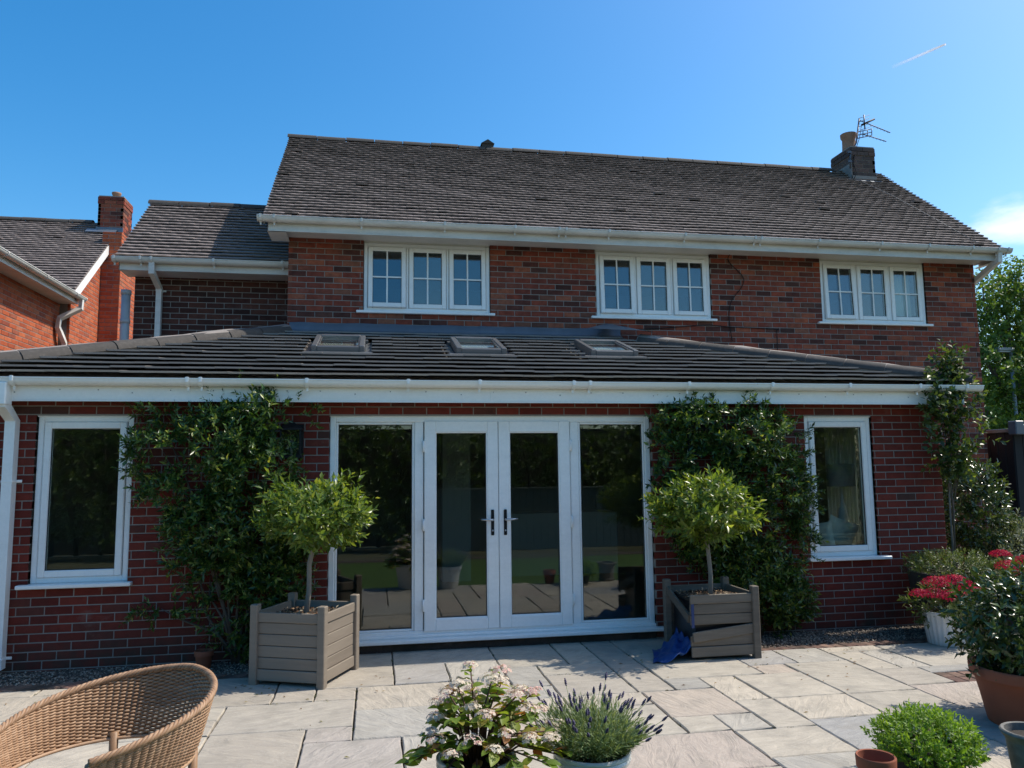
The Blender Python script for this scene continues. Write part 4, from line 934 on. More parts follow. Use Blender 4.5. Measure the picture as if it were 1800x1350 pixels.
def lantern(x, label):
    T = thing('wall_lantern', label, 'lantern', (x, 0, 1.80), 0, 'wall lanterns')
    bm = MAT['black_metal']
    m = MB(); m.cbox(-.10, .10, -.02, 0.0, -.01, .31, .004); m.build('back_plate', bm, T)
    m = MB(); m.tube([(0,-.01,.27),(0,-.06,.335),(0,-.11,.33)], .009, 8); m.build('arm', bm, T)
    m = MB(); c = -.11; s = .085
    for sx in (-1, 1):
        for sy in (-1, 1): m.box(sx*s-.007, sx*s+.007, c+sy*s-.007, c+sy*s+.007, .02, .255)
    m.box(-s-.012, s+.012, c-s-.012, c+s+.012, 0, .022); m.box(-s-.014, s+.014, c-s-.014, c+s+.014, .250, .266); m.build('cage', bm, T)
    m = MB(); k = s+.014; m.add([(-k,c-k,.266),(k,c-k,.266),(k,c+k,.266),(-k,c+k,.266),(-.02,c-.02,.325),(.02,c-.02,.325),(.02,c+.02,.325),(-.02,c+.02,.325)], [(0,1,5,4),(1,2,6,5),(2,3,7,6),(3,0,4,7),(4,5,6,7),(3,2,1,0)]); m.build('lantern_roof', bm, T)
    for (a, b, d, e) in ((-s+.008, s-.008, c-s-.002, c-s+.002), (-s-.002, -s+.002, c-s+.008, c+s-.008), (s-.002, s+.002, c-s+.008, c+s-.008)):
        m = MB(); m.box(a, b, d, e, .025, .248); m.build('pane', MAT['glass'], T)
    m = MB()
    m.tube([(0, c, .022), (0, c, .12)], .012, 10); m.build('lamp_holder', m_plain('ivory_tube', (.45,.42,.34), .5), T)
    m = MB(); m.tube([(0, c, .12), (0, c, .15), (0, c, .185)], [.010,.017,.003], 10); m.build('bulb', MAT['glass'], T)
lantern(-.745, 'black box wall lantern beside the creeper left of the doors')
lantern(3.13, 'black box wall lantern half buried in the creeper right of the doors')

# ---- seen through the right window
MAT['linen'] = m_noise('beige_linen', [(0,(.62,.54,.42)),(1,(.74,.67,.54))], 6, .9, .2, .002, 300)
MAT['curtain'] = m_noise('cream_curtain', [(0,(.55,.53,.46)),(1,(.68,.66,.58))], 2, .9)
MAT['shade'] = m_plain('taupe_lampshade', (.22,.19,.17), .8)
def pillow(name, loc, w, h, d, rot, label):
    m = MB(); nx, nz = 12, 9; V = {}
    for s in (-1, 1):
        for i in range(nx+1):
            for j in range(nz+1):
                u, v = i/nx*2-1, j/nz*2-1; t = (max(0, 1-u**4)*max(0, 1-v**4))**.5
                pinch = 1-.10*(u*u*v*v)
                V[s,i,j] = len(m.v); m.v.append((u*w/2*(1-.08*(1-v*v)), s*d/2*t, v*h/2*(1-.08*(1-u*u))+.006*math.sin(5*u+3*v)*t))
    for s in (-1, 1):
        for i in range(nx):
            for j in range(nz):
                q = (V[s,i,j], V[s,i+1,j], V[s,i+1,j+1], V[s,i,j+1]); m.f.append(q if s < 0 else q[::-1]); m.r.append(0); m.sm.append(True)
    o = m.build(name, MAT['linen'], None, loc, rot); tag(o, label, 'cushion')
pillow('cushion', (5.02, .42, .93), .42, .34, .15, (.25, .30, .2), 'beige linen cushion leaning inside the right hand window')
pillow('cushion', (4.76, .37, .90), .30, .34, .10, (.1, -.12, -.9), 'cream cushion at the left corner of the right hand window')
m = MB(); m.cbox(4.3, 5.45, .40, 1.15, .12, .78, .05); tag(m.build('sofa', m_plain('grey_upholstery', (.22,.21,.20), .9)), 'low sofa behind the cushions in the right window', 'sofa')
LT = thing('table_lamp', 'taupe drum shade lamp inside the right hand window', 'lamp', (5.19, .60, .78))
m = MB(); m.lathe([(.150,.66),(.150,.91),(.145,.91),(.145,.66)], (0,0,0), 28, cap=False); m.build('lamp_shade', MAT['shade'], LT)
m = MB(); m.lathe([(.09,0),(.085,.02),(.03,.05),(.055,.2),(.06,.3),(.03,.45),(.012,.5),(.012,.7)], (0,0,0), 20); m.build('lamp_base', MAT['curtain'], LT)
m = MB(); n = 60; vs_ = []
for k in range(n+1):
    x = 5.24+.40*k/n; y = .95+.022*math.sin(k*.9)
    vs_ += [(x, y, .14), (x, y, 2.3)]
m.add(vs_, [(2*k, 2*k+2, 2*k+3, 2*k+1) for k in range(n)], 0, True); sol = m.build('curtain', MAT['curtain']); sol.modifiers.new('t', 'SOLIDIFY').thickness = .004
tag(sol, 'cream full length curtain hanging behind the lamp in the right window', 'curtain')
m = MB(); n = 40; vs_ = []
for k in range(n+1):
    z = .5+1.8*k/n; x = 5.365+.014*abs(math.sin(k*1.2)); vs_ += [(x, .56, z), (5.50, .56, z)]
m.add(vs_, [(2*k, 2*k+1, 2*k+3, 2*k+2) for k in range(n)]); sol = m.build('curtain', m_plain('slate_curtain', (.09,.10,.10), .9)); sol.modifiers.new('t', 'SOLIDIFY').thickness = .006
tag(sol, 'dark slate curtain with scalloped edge at the right of the right window', 'curtain')
m = MB(); m.box(4.52, 4.70, .36, .40, .14, 2.3); tag(m.build('curtain', bpy.data.materials['slate_curtain']), 'dark slate curtain at the left of the right hand window', 'curtain')

m = MB(); n = 24; vs_ = []
for k in range(n+1): x = 7.70+.26*k/n; y = 2.80+.012*math.sin(k*1.1); vs_ += [(x, y, 3.6), (x, y, 4.63)]
m.add(vs_, [(2*k, 2*k+2, 2*k+3, 2*k+1) for k in range(n)], 0, True); sol = m.build('curtain', MAT['curtain']); sol.modifiers.new('t', 'SOLIDIFY').thickness = .003
tag(sol, 'pale curtain behind the rightmost upstairs window light', 'curtain')
# ================================================================== foliage
def nrm(a): return a/np.maximum(np.linalg.norm(a, axis=-1, keepdims=True), 1e-9)
def leaves(P, D, U, L_, W, fold=.18, droop=.12):
    """P base, D direction, U up-ish normal -> 5 vert folded leaf, 4 triangles"""
    D = nrm(D); S = nrm(np.cross(D, U)); U = nrm(np.cross(S, D)); L_ = np.asarray(L_)[:, None]; W = np.asarray(W)[:, None]
    b = P; t = P+D*L_-U*L_*droop; m = P+D*L_*.48-U*W*fold*.3
    r = P+D*L_*.45+S*W*.5+U*W*fold; l = P+D*L_*.45-S*W*.5+U*W*fold
    V = np.stack([b, r, t, l, m], 1).reshape(-1, 3); n = len(P)
    F0 = np.array([(0,1,4),(1,2,4),(4,2,3),(0,4,3)])
    F = (F0[None]+(np.arange(n)*5)[:, None, None]).reshape(-1, 3)
    return V, F
def sprig_leaves(O, D, L_, nleaf, ll, lw, open0=70, open1=25, var=.25):
    """leaves set spirally along shoots O + D*L_"""
    n = len(O); D = nrm(D); a = np.where(np.abs(D[:, 2:3]) < .9, np.array([[0, 0, 1.]]), np.array([[1., 0, 0]])); A = nrm(np.cross(D, a)); B = np.cross(D, A)
    t = np.linspace(.12, 1, nleaf)[None, :]+RNG.uniform(-.04, .04, (n, nleaf)); az = np.arange(nleaf)[None, :]*2.4+RNG.uniform(0, 6.3, (n, 1))+RNG.uniform(-.4, .4, (n, nleaf))
    op = np.radians(open0+(open1-open0)*t+RNG.uniform(-14, 14, (n, nleaf)))
    R = A[:, None]*np.cos(az)[..., None]+B[:, None]*np.sin(az)[..., None]
    dirs = D[:, None]*np.cos(op)[..., None]+R*np.sin(op)[..., None]
    up = D[:, None]*np.sin(op)[..., None]-R*np.cos(op)[..., None]
    P = O[:, None]+D[:, None]*(t*np.asarray(L_)[:, None])[..., None]
    k = 1+RNG.uniform(-var, var, (n, nleaf)); k = k*(.75+.35*np.sin(t*2.6))
    return P.reshape(-1, 3), dirs.reshape(-1, 3), up.reshape(-1, 3), (ll*k).ravel(), (lw*k).ravel()
def foliage(name, parts, mat, parent, loc=(0, 0, 0), rndfn=None, kind='stuff', fold=.18, droop=.12):
    P = np.concatenate([q[0] for q in parts]); D = np.concatenate([q[1] for q in parts]); U = np.concatenate([q[2] for q in parts]); A = np.concatenate([q[3] for q in parts]); B = np.concatenate([q[4] for q in parts])
    V, F = leaves(P, D, U, A, B, fold, droop); n = len(P)
    r = RNG.random(n) if rndfn is None else rndfn(P)
    return link(name, np_mesh(name, V-np.array(loc), F, mat, np.repeat(r, 4)), parent, kind=kind)
def stems(name, O, D, L_, rad, mat, parent, loc, step=1, sides=4):
    m = MB(); lo = Vector(loc)
    for i in range(0, len(O), step):
        a = Vector(O[i])-lo; b = a+Vector(D[i]).normalized()*float(L_[i]); m.tube([a, (a+b)/2, b], [rad, rad*.8, rad*.5], sides)
    return m.build(name, mat, parent)
MAT['bark'] = m_noise('brown_bark', [(0,(.07,.055,.04)),(1,(.16,.13,.10))], 12, .9, .6, .004, 50, (1, 1, .2))
MAT['bark_grey'] = m_noise('grey_smooth_bark', [(0,(.16,.14,.115)),(1,(.28,.25,.21))], 14, .85, .4, .003, 60, (1, 1, .25))
MAT['twig'] = m_plain('green_brown_twig', (.10,.085,.035), .8)
MAT['firethorn'] = m_leaf('glossy_dark_green_leaf', [(0,(.022,.052,.012)),(.5,(.04,.09,.017)),(.75,(.06,.12,.022)),(.88,(.12,.18,.03)),(1,(.28,.31,.06))], .28, .32, .5)
MAT['bay'] = m_leaf('bay_leaf', [(0,(.065,.115,.022)),(.5,(.115,.18,.032)),(.85,(.175,.235,.045)),(1,(.26,.29,.07))], .42, .30, .5)

# ---- wall creepers
def creeper(label, blobs, n, trunk, seedtips):
    T = thing('wall_creeper', label, 'creeper', (trunk[0], trunk[1], 0), 0, 'wall creepers')
    w = np.array([b[2]*b[3]*(b[5] if len(b) > 5 else 1) for b in blobs]); w = w/w.sum()
    idx = RNG.choice(len(blobs), n, p=w); B = np.array([b[:5] for b in blobs])[idx]
    th = RNG.uniform(0, 6.283, n); rr = np.sqrt(RNG.random(n))
    x = B[:, 0]+B[:, 2]*rr*np.cos(th); z = B[:, 1]+B[:, 3]*rr*np.sin(th)
    keep = (np.sin(5.3*x+1.7*z+1)*np.sin(4.1*z-2.3*x)+.6*np.sin(11*x-7*z)*np.sin(9*z+4*x) > -.30) | (RNG.random(n) < .18)
    depth = B[:, 4]*(1.0+1.0*np.clip(B[:, 1]-1.0, 0, 1))*np.sqrt(np.maximum(.08, 1-rr**2)); y = -.02-depth*RNG.random(n)**.6
    O = np.stack([x, y, np.maximum(z, .03)], 1)[keep]; rr = rr[keep]; th = th[keep]; n = len(O)
    D = np.stack([RNG.normal(0, .55, n)+(rr*np.cos(th))*.6, -RNG.uniform(.25, 1.0, n), RNG.normal(.25, .5, n)+.3*rr*np.sin(th)], 1)
    L_ = RNG.uniform(.07, .16, n)
    parts = [sprig_leaves(O, D, L_, 11, .052, .0195, 75, 30, .45)]
    for (sx, sy, sz, dx, dy, dz, ln) in seedtips:
        k = 5; o = np.array([[sx, sy, sz]])+np.array([[dx, dy, dz]])*ln*np.linspace(0, .8, k)[:, None]
        parts.append(sprig_leaves(o, np.tile([[dx, dy, dz]], (k, 1))+RNG.normal(0, .25, (k, 3)), np.full(k, ln*.35), 9, .038, .013, 65, 25))
    # paler growing tips where the shoots stand proud
    def rf(P):
        base = RNG.random(len(P))*.86; out = np.clip((-P[:, 1]-.24)*3.0, 0, .4); return np.clip(base+out*RNG.random(len(P))*1.2, 0, .999)
    foliage('foliage', parts, MAT['firethorn'], T, (trunk[0], trunk[1], 0), rf)
    m = MB(); lo = Vector((trunk[0], trunk[1], 0))
    for b in blobs:
        p0 = Vector((trunk[0]+random.uniform(-.06, .06), trunk[1], .0)); p3 = Vector((b[0], -.05, b[1])); p1 = p0.lerp(p3, .35)+Vector((random.uniform(-.1, .1), -.02, .1)); p2 = p0.lerp(p3, .7)+Vector((random.uniform(-.08, .08), -.02, .05))
        m.tube([p-lo for p in (p0, p1, p2, p3)], [.016,.012,.008,.004], 6)
    m.build('stem', MAT['bark'], T)
CL = [(-.95,2.22,.40,.15,.2),(-1.85,1.86,.27,.25,.22),(-1.32,1.92,.38,.30,.24),(-1.05,1.68,.36,.30,.26),(-1.62,1.52,.36,.26,.22),(-1.2,1.15,.56,.38,.28,1.1),(-.92,.78,.34,.42,.26),(-1.42,.78,.30,.18,.18,.6),(-1.72,.98,.16,.12,.14,.7),(-1.15,.45,.36,.26,.2,.8),(-1.05,.2,.26,.18,.16,.7),(-1.82,.50,.14,.08,.10,.6),(-1.9,2.2,.16,.10,.1,.6),(-.72,1.15,.16,.35,.2)]
creeper('dark green creeper trained on the wall left of the doors', CL, 2500, (-1.15, -.07), [(-2.0,-.06,2.12,-.55,-.35,.85,.30),(-1.25,-.15,2.05,-.45,-.3,.85,.42),(-.95,-.15,2.25,.3,-.4,.85,.28),(-.75,-.12,2.25,.45,-.3,.8,.25),(-1.75,-.2,1.95,.2,-.4,.9,.25),(-1.15,-.15,2.3,-.2,-.3,.9,.25),(-2.0,-.12,1.7,-.9,-.4,.1,.2),(-1.9,-.1,.55,-.7,-.3,-.5,.25),(-1.3,-.26,1.75,-.4,-.8,.45,.2),(-.85,-.22,1.55,.3,-.7,.6,.2)])
CR = [(3.02,2.12,.28,.24,.2),(3.5,2.22,.52,.13,.2),(3.7,1.95,.48,.28,.26),(4.12,1.92,.22,.2,.2),(2.86,1.72,.19,.34,.18),(3.9,1.5,.40,.38,.26),(3.35,1.55,.34,.36,.22),(4.25,1.38,.14,.3,.16),(3.7,1.05,.50,.34,.26),(4.12,.98,.24,.18,.18),(3.3,.95,.40,.30,.22),(3.75,.62,.44,.28,.26,1.2),(3.92,.34,.38,.25,.26,1.3),(3.5,.3,.30,.2,.2)]
creeper('dark green creeper trained on the wall right of the doors', CR, 2900, (3.75, -.07), [(3.2,-.12,2.3,-.5,-.4,.6,.25),(3.55,-.14,2.3,.5,-.4,.55,.3),(4.2,-.14,2.0,.9,-.3,.1,.2),(4.3,-.12,1.5,.9,-.3,.1,.16),(4.2,-.1,.85,.8,-.3,-.5,.25),(3.8,-.28,2.0,.8,-.5,.2,.28),(3.6,-.28,1.85,.7,-.6,.1,.25),(4.35,-.1,1.3,.85,-.3,-.2,.16),(2.75,-.1,1.95,-.8,-.3,.3,.15)])

# ---- timber planters and standard bay trees
MAT['timber'] = m_noise('taupe_painted_timber', [(0,(.14,.112,.085)),(.45,(.205,.168,.13)),(1,(.27,.225,.175))], 9, .65, .4, .003, 45, (.25, .25, 2.4), coord='obj', use_rnd=.2)
MAT['timber_old'] = m_noise('weathered_grey_timber', [(0,(.06,.05,.04)),(.4,(.13,.11,.086)),(.75,(.195,.166,.13)),(1,(.25,.215,.17))], 10, .8, .6, .004, 60, (.25, .25, 2.6), coord='obj', use_rnd=.25)
MAT['liner'] = m_plain('black_liner', (.012,.012,.014), .35)
MAT['chips'] = m_leaf('bark_chipping', [(0,(.05,.025,.015)),(.4,(.14,.07,.035)),(.75,(.28,.17,.09)),(1,(.45,.36,.24))], 0, .8, .3)
def chips(parent, n, r, z, h=.015):
    P = np.stack([RNG.uniform(-r, r, n), RNG.uniform(-r, r, n), z+RNG.uniform(0, h, n)], 1); D = RNG.normal(0, 1, (n, 3)); D[:, 2] *= .35; U = RNG.normal(0, .4, (n, 3)); U[:, 2] += 1
    foliage('bark_chippings', [(P, D, U, RNG.uniform(.015, .04, n), RNG.uniform(.010, .02, n))], MAT['chips'], parent)
def planter(label, loc, rz, mat, broken):
    T = thing('planter', label, 'planter', loc, rz, 'square timber planters'); h = .29; H = .60; ps = .032
    for (sx, sy) in ((-1,-1),(1,-1),(1,1),(-1,1)):
        if broken and (sx, sy) == (-1, -1): continue
        m = MB(); m.cbox(sx*h-ps, sx*h+ps, sy*h-ps, sy*h+ps, 0, H+.035, .006); m.build('post', mat, T)
    sb = .085
    for f in range(4):
        Rz = Matrix.Rotation(f*math.pi/2, 4, 'Z')      # f=0 faces -y, 3 faces -x
        for k in range(6):
            z0 = .055+k*(sb+.004); hh = sb if k < 5 else .075; y0 = -h-.005; x0, x1 = -h+ps-.004, h-ps+.004
            if k in (0, 5): y0 -= .010
            M = Rz
            if broken and f == 3:
                if k != 5: continue
                M = Rz @ Matrix.Translation((x0, 0, z0)) @ Matrix.Rotation(-.0, 4, 'Y')
            if broken and f == 0:
                x0 = -h-.02
                if k == 1: M = Rz @ Matrix.Translation((x1, 0, z0+.02)) @ Matrix.Rotation(-.0, 4, 'Y') @ Matrix.Translation((-x1, 0, -z0-.02))
                if k == 2: M = Rz @ Matrix.Translation((x1, -.012, z0+.03)) @ Matrix.Rotation(-.095, 4, 'Y') @ Matrix.Rotation(.03, 4, 'Z') @ Matrix.Translation((-x1, 0, -z0-.03))
            if broken and f == 3 and k == 5:
                # loose top rail of the open side has dropped at the front corner
                M = Rz @ Matrix.Translation((-(h-ps), 0, z0+.04)) @ Matrix.Rotation(.34, 4, 'Y') @ Matrix.Translation((h-ps, 0, -z0-.04)); M = Matrix.Translation((0, 0, 0)) @ M
            m = MB(); m.cbox(x0, x1, y0, y0+.022, z0, z0+hh, .004, 0, M); m.build('slat', mat, T)
    m = MB(); i = h-.045
    m.box(-i, i, -i, i, .05, H-.10); m.build('liner', MAT['liner'], T)
    m = MB(); m.box(-i+.002, i-.002, -i+.002, i-.002, H-.105, H-.075); m.build('soil', MAT['soil'], T)
    if broken:
        m = MB(); m.box(-h-.012, -h+.012, -h-.012, -h-.002, .30, H-.04); m.build('liner_edge', m_plain('blue_liner', (.012,.04,.14), .4), T)
    chips(T, 420, i, H-.078)
    return T
planter('intact square taupe slatted planter left of the doors', (-.535, -.695, 0), math.radians(-23.5), MAT['timber'], False)
planter('broken square weathered slatted planter with a missing side right of the doors', (3.0, -.64, 0), 0, MAT['timber_old'], True)
def bay(label, base, crown, rad, lean, n=640):
    T = thing('bay_tree', label, 'tree', base, 0, 'standard bay trees'); b = Vector(base); c = Vector(crown)
    m = MB(); pts = [Vector((0, 0, -.02)), Vector((lean*.3+.012, 0, .2)), Vector((lean*.55, .008, .42)), (c-b)*.92+Vector((0, 0, -.14)), (c-b)]
    m.tube(pts, [.024,.020,.019,.018,.008], 10)
    for k in range(16):
        a = k*2.4; e = Vector((math.cos(a)*rad[0]*.75, math.sin(a)*rad[1]*.75, random.uniform(-.3, .7)*rad[2])); m.tube([(c-b)+Vector((0, 0, -rad[2]*.5)), (c-b)+e*.5, (c-b)+e], [.008,.005,.003], 5)
    m.build('trunk', MAT['bark_grey'], T)
    d = nrm(RNG.normal(0, 1, (n, 3))); lump = 1+.14*np.sin(d[:, 0]*5+base[0]*2)*np.cos(d[:, 1]*4)+.09*np.sin(d[:, 2]*7+d[:, 0]*3+base[0])
    rr = (RNG.random(n)**.33)[:, None]*.88*lump[:, None]; O = np.array(crown)+d*rr*np.array(rad); O[:, 2] = np.where(d[:, 2] < -.3, np.array(crown)[2]+(O[:, 2]-crown[2])*.85, O[:, 2])
    D = d*np.array([1, 1, .8])+np.array([0, 0, .55])+RNG.normal(0, .25, (n, 3))
    foliage('crown', [sprig_leaves(O, D, np.where(RNG.random(n) < .10, RNG.uniform(.14, .22, n), RNG.uniform(.05, .12, n)), 8, .062, .025, 78, 24, .4)], MAT['bay'], T, base, None)
bay('clipped bay tree with pale lit crown in the left planter', (-.545, -.69, .50), (-.475, -.72, 1.295), (.43, .42, .26), .04)
bay('clipped bay tree with broad crown in the broken right planter', (3.01, -.64, .50), (2.985, -.65, 1.275), (.48, .46, .29), .0, 720)
# blue liner sheet spilling out of the broken planter
def tarp():
    m = MB(); nx, ny = 22, 16; o = Vector((2.69, -.62, 0))
    for i in range(nx+1):
        for j in range(ny+1):
            u, v = i/nx, j/ny
            x = 2.73-.40*u*(1-.45*v); y = -.93+.44*v+.06*u*(v-.5)
            z = .15*(1-u)**2.8*(.5+.5*v)+.045*math.exp(-((u-.45-.15*math.sin(v*7))**2)/.012)*(.4+.6*abs(math.sin(v*6+1)))+.022*math.sin(u*11+v*13)*math.cos(u*5-v*8)*(1-u)+.012*math.sin(u*23-v*17)*(1-u)+.045*(1-u)+.026
            if u > .85: z = max(.026, .03+.012*math.sin(v*16+u*9))
            y += -.03*math.sin(u*3)+.02*math.sin(u*9+v*4); m.v.append((x-o.x, y-o.y, z))
    for i in range(nx):
        for j in range(ny): m.f.append((i*(ny+1)+j, (i+1)*(ny+1)+j, (i+1)*(ny+1)+j+1, i*(ny+1)+j+1)); m.r.append(0); m.sm.append(True)
    t = m.build('plastic_sheet', m_plain('blue_plastic', (.012,.055,.20), .45, .45), None, o); t.modifiers.new('t', 'SOLIDIFY').thickness = .002
    tag(t, 'crumpled blue plastic sheet spilling from the broken planter onto the patio', 'plastic sheet')
tarp()

# ---- pots
MAT['terracotta'] = m_noise('terracotta', [(0,(.20,.060,.030)),(.6,(.28,.085,.042)),(1,(.34,.14,.08))], 5, .8, .25, .002, 60)
MAT['glaze'] = m_plain('white_glaze', (.62,.63,.62), .22, .5, 0, .12, .3)
MAT['urn'] = m_noise('lichened_stone_urn', [(0,(.07,.065,.058)),(.5,(.17,.16,.14)),(1,(.33,.31,.28))], 18, .9, .6, .004, 60)
MAT['dark_pot'] = m_noise('dark_planter', [(0,(.018,.016,.015)),(1,(.045,.04,.035))], 20, .8, .5, .003)
def pot(name, label, loc, prof, mat, soil=None, wob=None, group=None, n=40, ang=40):
    T = thing(name, label, 'pot', loc, 0, group); m = MB(); r, z = prof[-1]
    t = .018 if r > .12 else .010
    P = prof+[(r-t*.3, z+.003), (r-t, z), (r-t*1.2, z-.05), (prof[1][0]-t, prof[0][1]+.03)]
    m.lathe(P, (0, 0, 0), n, wob=wob); autosmooth(m.build('pot_body', mat, T), ang)
    if soil is not None:
        rs = np.interp(soil, [p[1] for p in prof], [p[0] for p in prof])-t*.9
        s = MB(); s.lathe([(.001, soil+.006), (rs*.5, soil+.01), (rs, soil)], (0, 0, 0), n//2, cap=False); s.build('soil', MAT['soil'], T)
    return T
BUCKET = lambda r, h, rb: [(rb,0),(rb+.004,.012),(rb+(r-rb)*.55,h*.55),(r-.008,h-.05),(r+.006,h-.045),(r+.010,h-.03),(r+.004,h-.018),(r+.012,h-.010),(r+.010,h)]
pot('flower_pot', 'white glazed pot of pink and white hydrangea at the front', (.475, -3.66, .022), BUCKET(.175, .34, .125), MAT['glaze'], .30, group='white pots')
pot('flower_pot', 'white glazed pot of lavender at the front', (1.045, -3.60, .022), BUCKET(.178, .305, .125), MAT['glaze'], .27, group='white pots')
pot('flower_pot', 'small empty terracotta pot beside the bright green herb mound', (2.515, -3.66, .022), [(.062,0),(.066,.01),(.082,.12),(.084,.13),(.094,.133),(.097,.185),(.095,.19)], MAT['terracotta'])
pot('flower_pot', 'low dark basket pot under the bright green herb mound', (2.90, -3.52, .022), [(.15,0),(.155,.01),(.185,.10),(.20,.15),(.205,.165)], MAT['dark_pot'], .14)
pot('flower_pot', 'large terracotta pot with glossy shrub at the right edge', (4.16, -2.88, .022), [(.235,0),(.24,.01),(.275,.18),(.30,.28),(.305,.285),(.325,.29),(.33,.345),(.325,.355)], MAT['terracotta'], .30, n=56)
pot('flower_pot', 'white fluted pot of red flowers below the right window', (5.26, -.83, .022), [(.165,0),(.172,.01),(.195,.16),(.205,.27),(.215,.285),(.21,.30)], MAT['glaze'], .25, wob=lambda a, z: 1+.018*math.cos(a*26)*(1 if z < .28 else 0), n=156, ang=60)
pot('flower_pot', 'wide dark bowl planter of spreading plants by the wall corner', (5.66, -.46, .0), [(.26,0),(.27,.02),(.37,.35),(.40,.55),(.405,.60),(.40,.62)], MAT['dark_pot'], .58, n=48)
pot('flower_pot', 'dark pot of red flowers behind the glossy shrub', (6.05, -.85, .0), [(.18,0),(.19,.02),(.24,.3),(.25,.44),(.25,.45)], MAT['dark_pot'], .40)
pot('stone_urn', 'grey lichened stone urn cut by the right edge of the picture', (3.40, -3.70, .022), [(.11,0),(.12,.03),(.07,.06),(.055,.10),(.07,.13),(.11,.17),(.125,.22),(.14,.24),(.15,.255),(.145,.265)], MAT['urn'], .23)
pot('flower_pot', 'small terracotta pot against the wall under the left creeper', (-1.43, -.17, .0), [(.055,0),(.058,.01),(.068,.10),(.07,.11),(.079,.113),(.08,.15),(.078,.155)], MAT['terracotta'], .13)

# ---- shrubs and pot plants
def ellip(n, c, rad, shell=.45, zmin=None):
    d = nrm(RNG.normal(0, 1, (n, 3))); k = (shell+(1-shell)*RNG.random(n)**.5)[:, None]; k *= (1+.10*np.sin(d[:, :1]*6+c[0]*3)*np.cos(d[:, 1:2]*5))
    P = np.array(c)+d*k*np.array(rad)
    if zmin is not None: P[:, 2] = np.maximum(P[:, 2], zmin)
    return P, d
def shrub(name, label, cat, base, c, rad, n, nleaf, ll, lw, mat, length=(.06, .14), up=.5, rf=None, shell=.35, group=None, open_=(72, 25), stem=True, droop=.12):
    T = thing(name, label, cat, base, 0, group); O, d = ellip(n, c, rad, shell, base[2]+.01)
    D = d+np.array([0, 0, up])+RNG.normal(0, .3, (n, 3)); L_ = RNG.uniform(*length, n)
    foliage('foliage', [sprig_leaves(O, D, L_, nleaf, ll, lw, *open_)], mat, T, base, rf, droop=droop)
    if stem:
        m = MB(); b = Vector(base)
        for i in range(0, n, max(1, n//26)): e = Vector(O[i])-b; m.tube([(0, 0, 0), e*.45+Vector((0, 0, .05*rad[2])), e], [.007,.005,.0025], 5)
        m.build('stem', MAT['twig'], T)
    return T
G = lambda a, b, c, t=.3, r=.4: m_leaf(a, b, t, r)
MAT['herb'] = G('bright_herb_leaf', [(0,(.10,.19,.02)),(.6,(.15,.27,.028)),(1,(.22,.34,.045))], 0, .42, .5)
MAT['glossy'] = m_leaf('glossy_shrub_leaf', [(0,(.028,.05,.016)),(.6,(.045,.078,.022)),(.92,(.075,.12,.03)),(1,(.16,.20,.06))], .2, .22, .6)
MAT['greygreen'] = G('grey_green_leaf', [(0,(.09,.115,.075)),(1,(.19,.22,.15))], 0, .25, .6)
MAT['lowgreen'] = G('spreading_leaf', [(0,(.045,.07,.02)),(.6,(.08,.125,.03)),(1,(.17,.19,.08))], 0, .3, .45)
MAT['tree_leaf'] = m_leaf('lime_tree_leaf', [(0,(.06,.115,.02)),(.5,(.095,.165,.028)),(1,(.15,.22,.04))], .42, .45, .4)
MAT['hedge'] = m_leaf('dark_hedge_leaf', [(0,(.05,.09,.022)),(.7,(.10,.165,.04)),(1,(.19,.25,.07))], .35, .4, .4)
shrub('herb_plant', 'bright green feathery herb mound in the foreground', 'plant', (2.90,-3.52,.15), (2.92,-3.52,.185), (.25,.24,.145), 800, 9, .026, .011, MAT['herb'], (.03,.07), .7, None, .5)
shrub('potted_shrub', 'glossy dark leaved shrub in the large terracotta pot', 'shrub', (4.16,-2.88,.30), (4.27,-2.84,.60), (.42,.42,.28), 460, 10, .060, .027, MAT['glossy'], (.08,.18), .35, None, .3, droop=.3)
shrub('trailing_plant', 'low spreading green plant topping the dark bowl planter', 'plant', (5.66,-.46,.58), (5.66,-.46,.66), (.46,.42,.11), 620, 9, .026, .010, MAT['lowgreen'], (.04,.10), .6, None, .3)
shrub('bushy_shrub', 'glossy evergreen shrub beside the right end of the extension', 'shrub', (6.82,.62,0), (6.80,.60,1.12), (.36,.36,.62), 620, 9, .062, .026, MAT['glossy'], (.08,.16), .4, None, .35)
shrub('grey_shrub', 'grey green shrub at the right edge beyond the red flowers', 'shrub', (7.25,.35,0), (7.25,.35,.62), (.46,.42,.42), 560, 9, .05, .014, MAT['greygreen'], (.08,.16), .6, None, .35)
shrub('red_flower_plant', 'leafy plant with crimson flower heads in the white fluted pot', 'plant', (5.26,-.83,.25), (5.22,-.85,.38), (.28,.25,.15), 110, 8, .055, .024, MAT['lowgreen'], (.06,.12), .5)
shrub('red_flower_plant', 'leafy plant with crimson flower heads behind the glossy shrub', 'plant', (6.05,-.85,.40), (6.03,-.85,.52), (.38,.28,.17), 150, 8, .055, .024, MAT['lowgreen'], (.06,.12), .5)
MAT['crimson'] = m_leaf('crimson_petal', [(0,(.30,.006,.03)),(.6,(.46,.012,.06)),(1,(.60,.04,.10))], .35, .6, .3, (1.3,.9,.9))
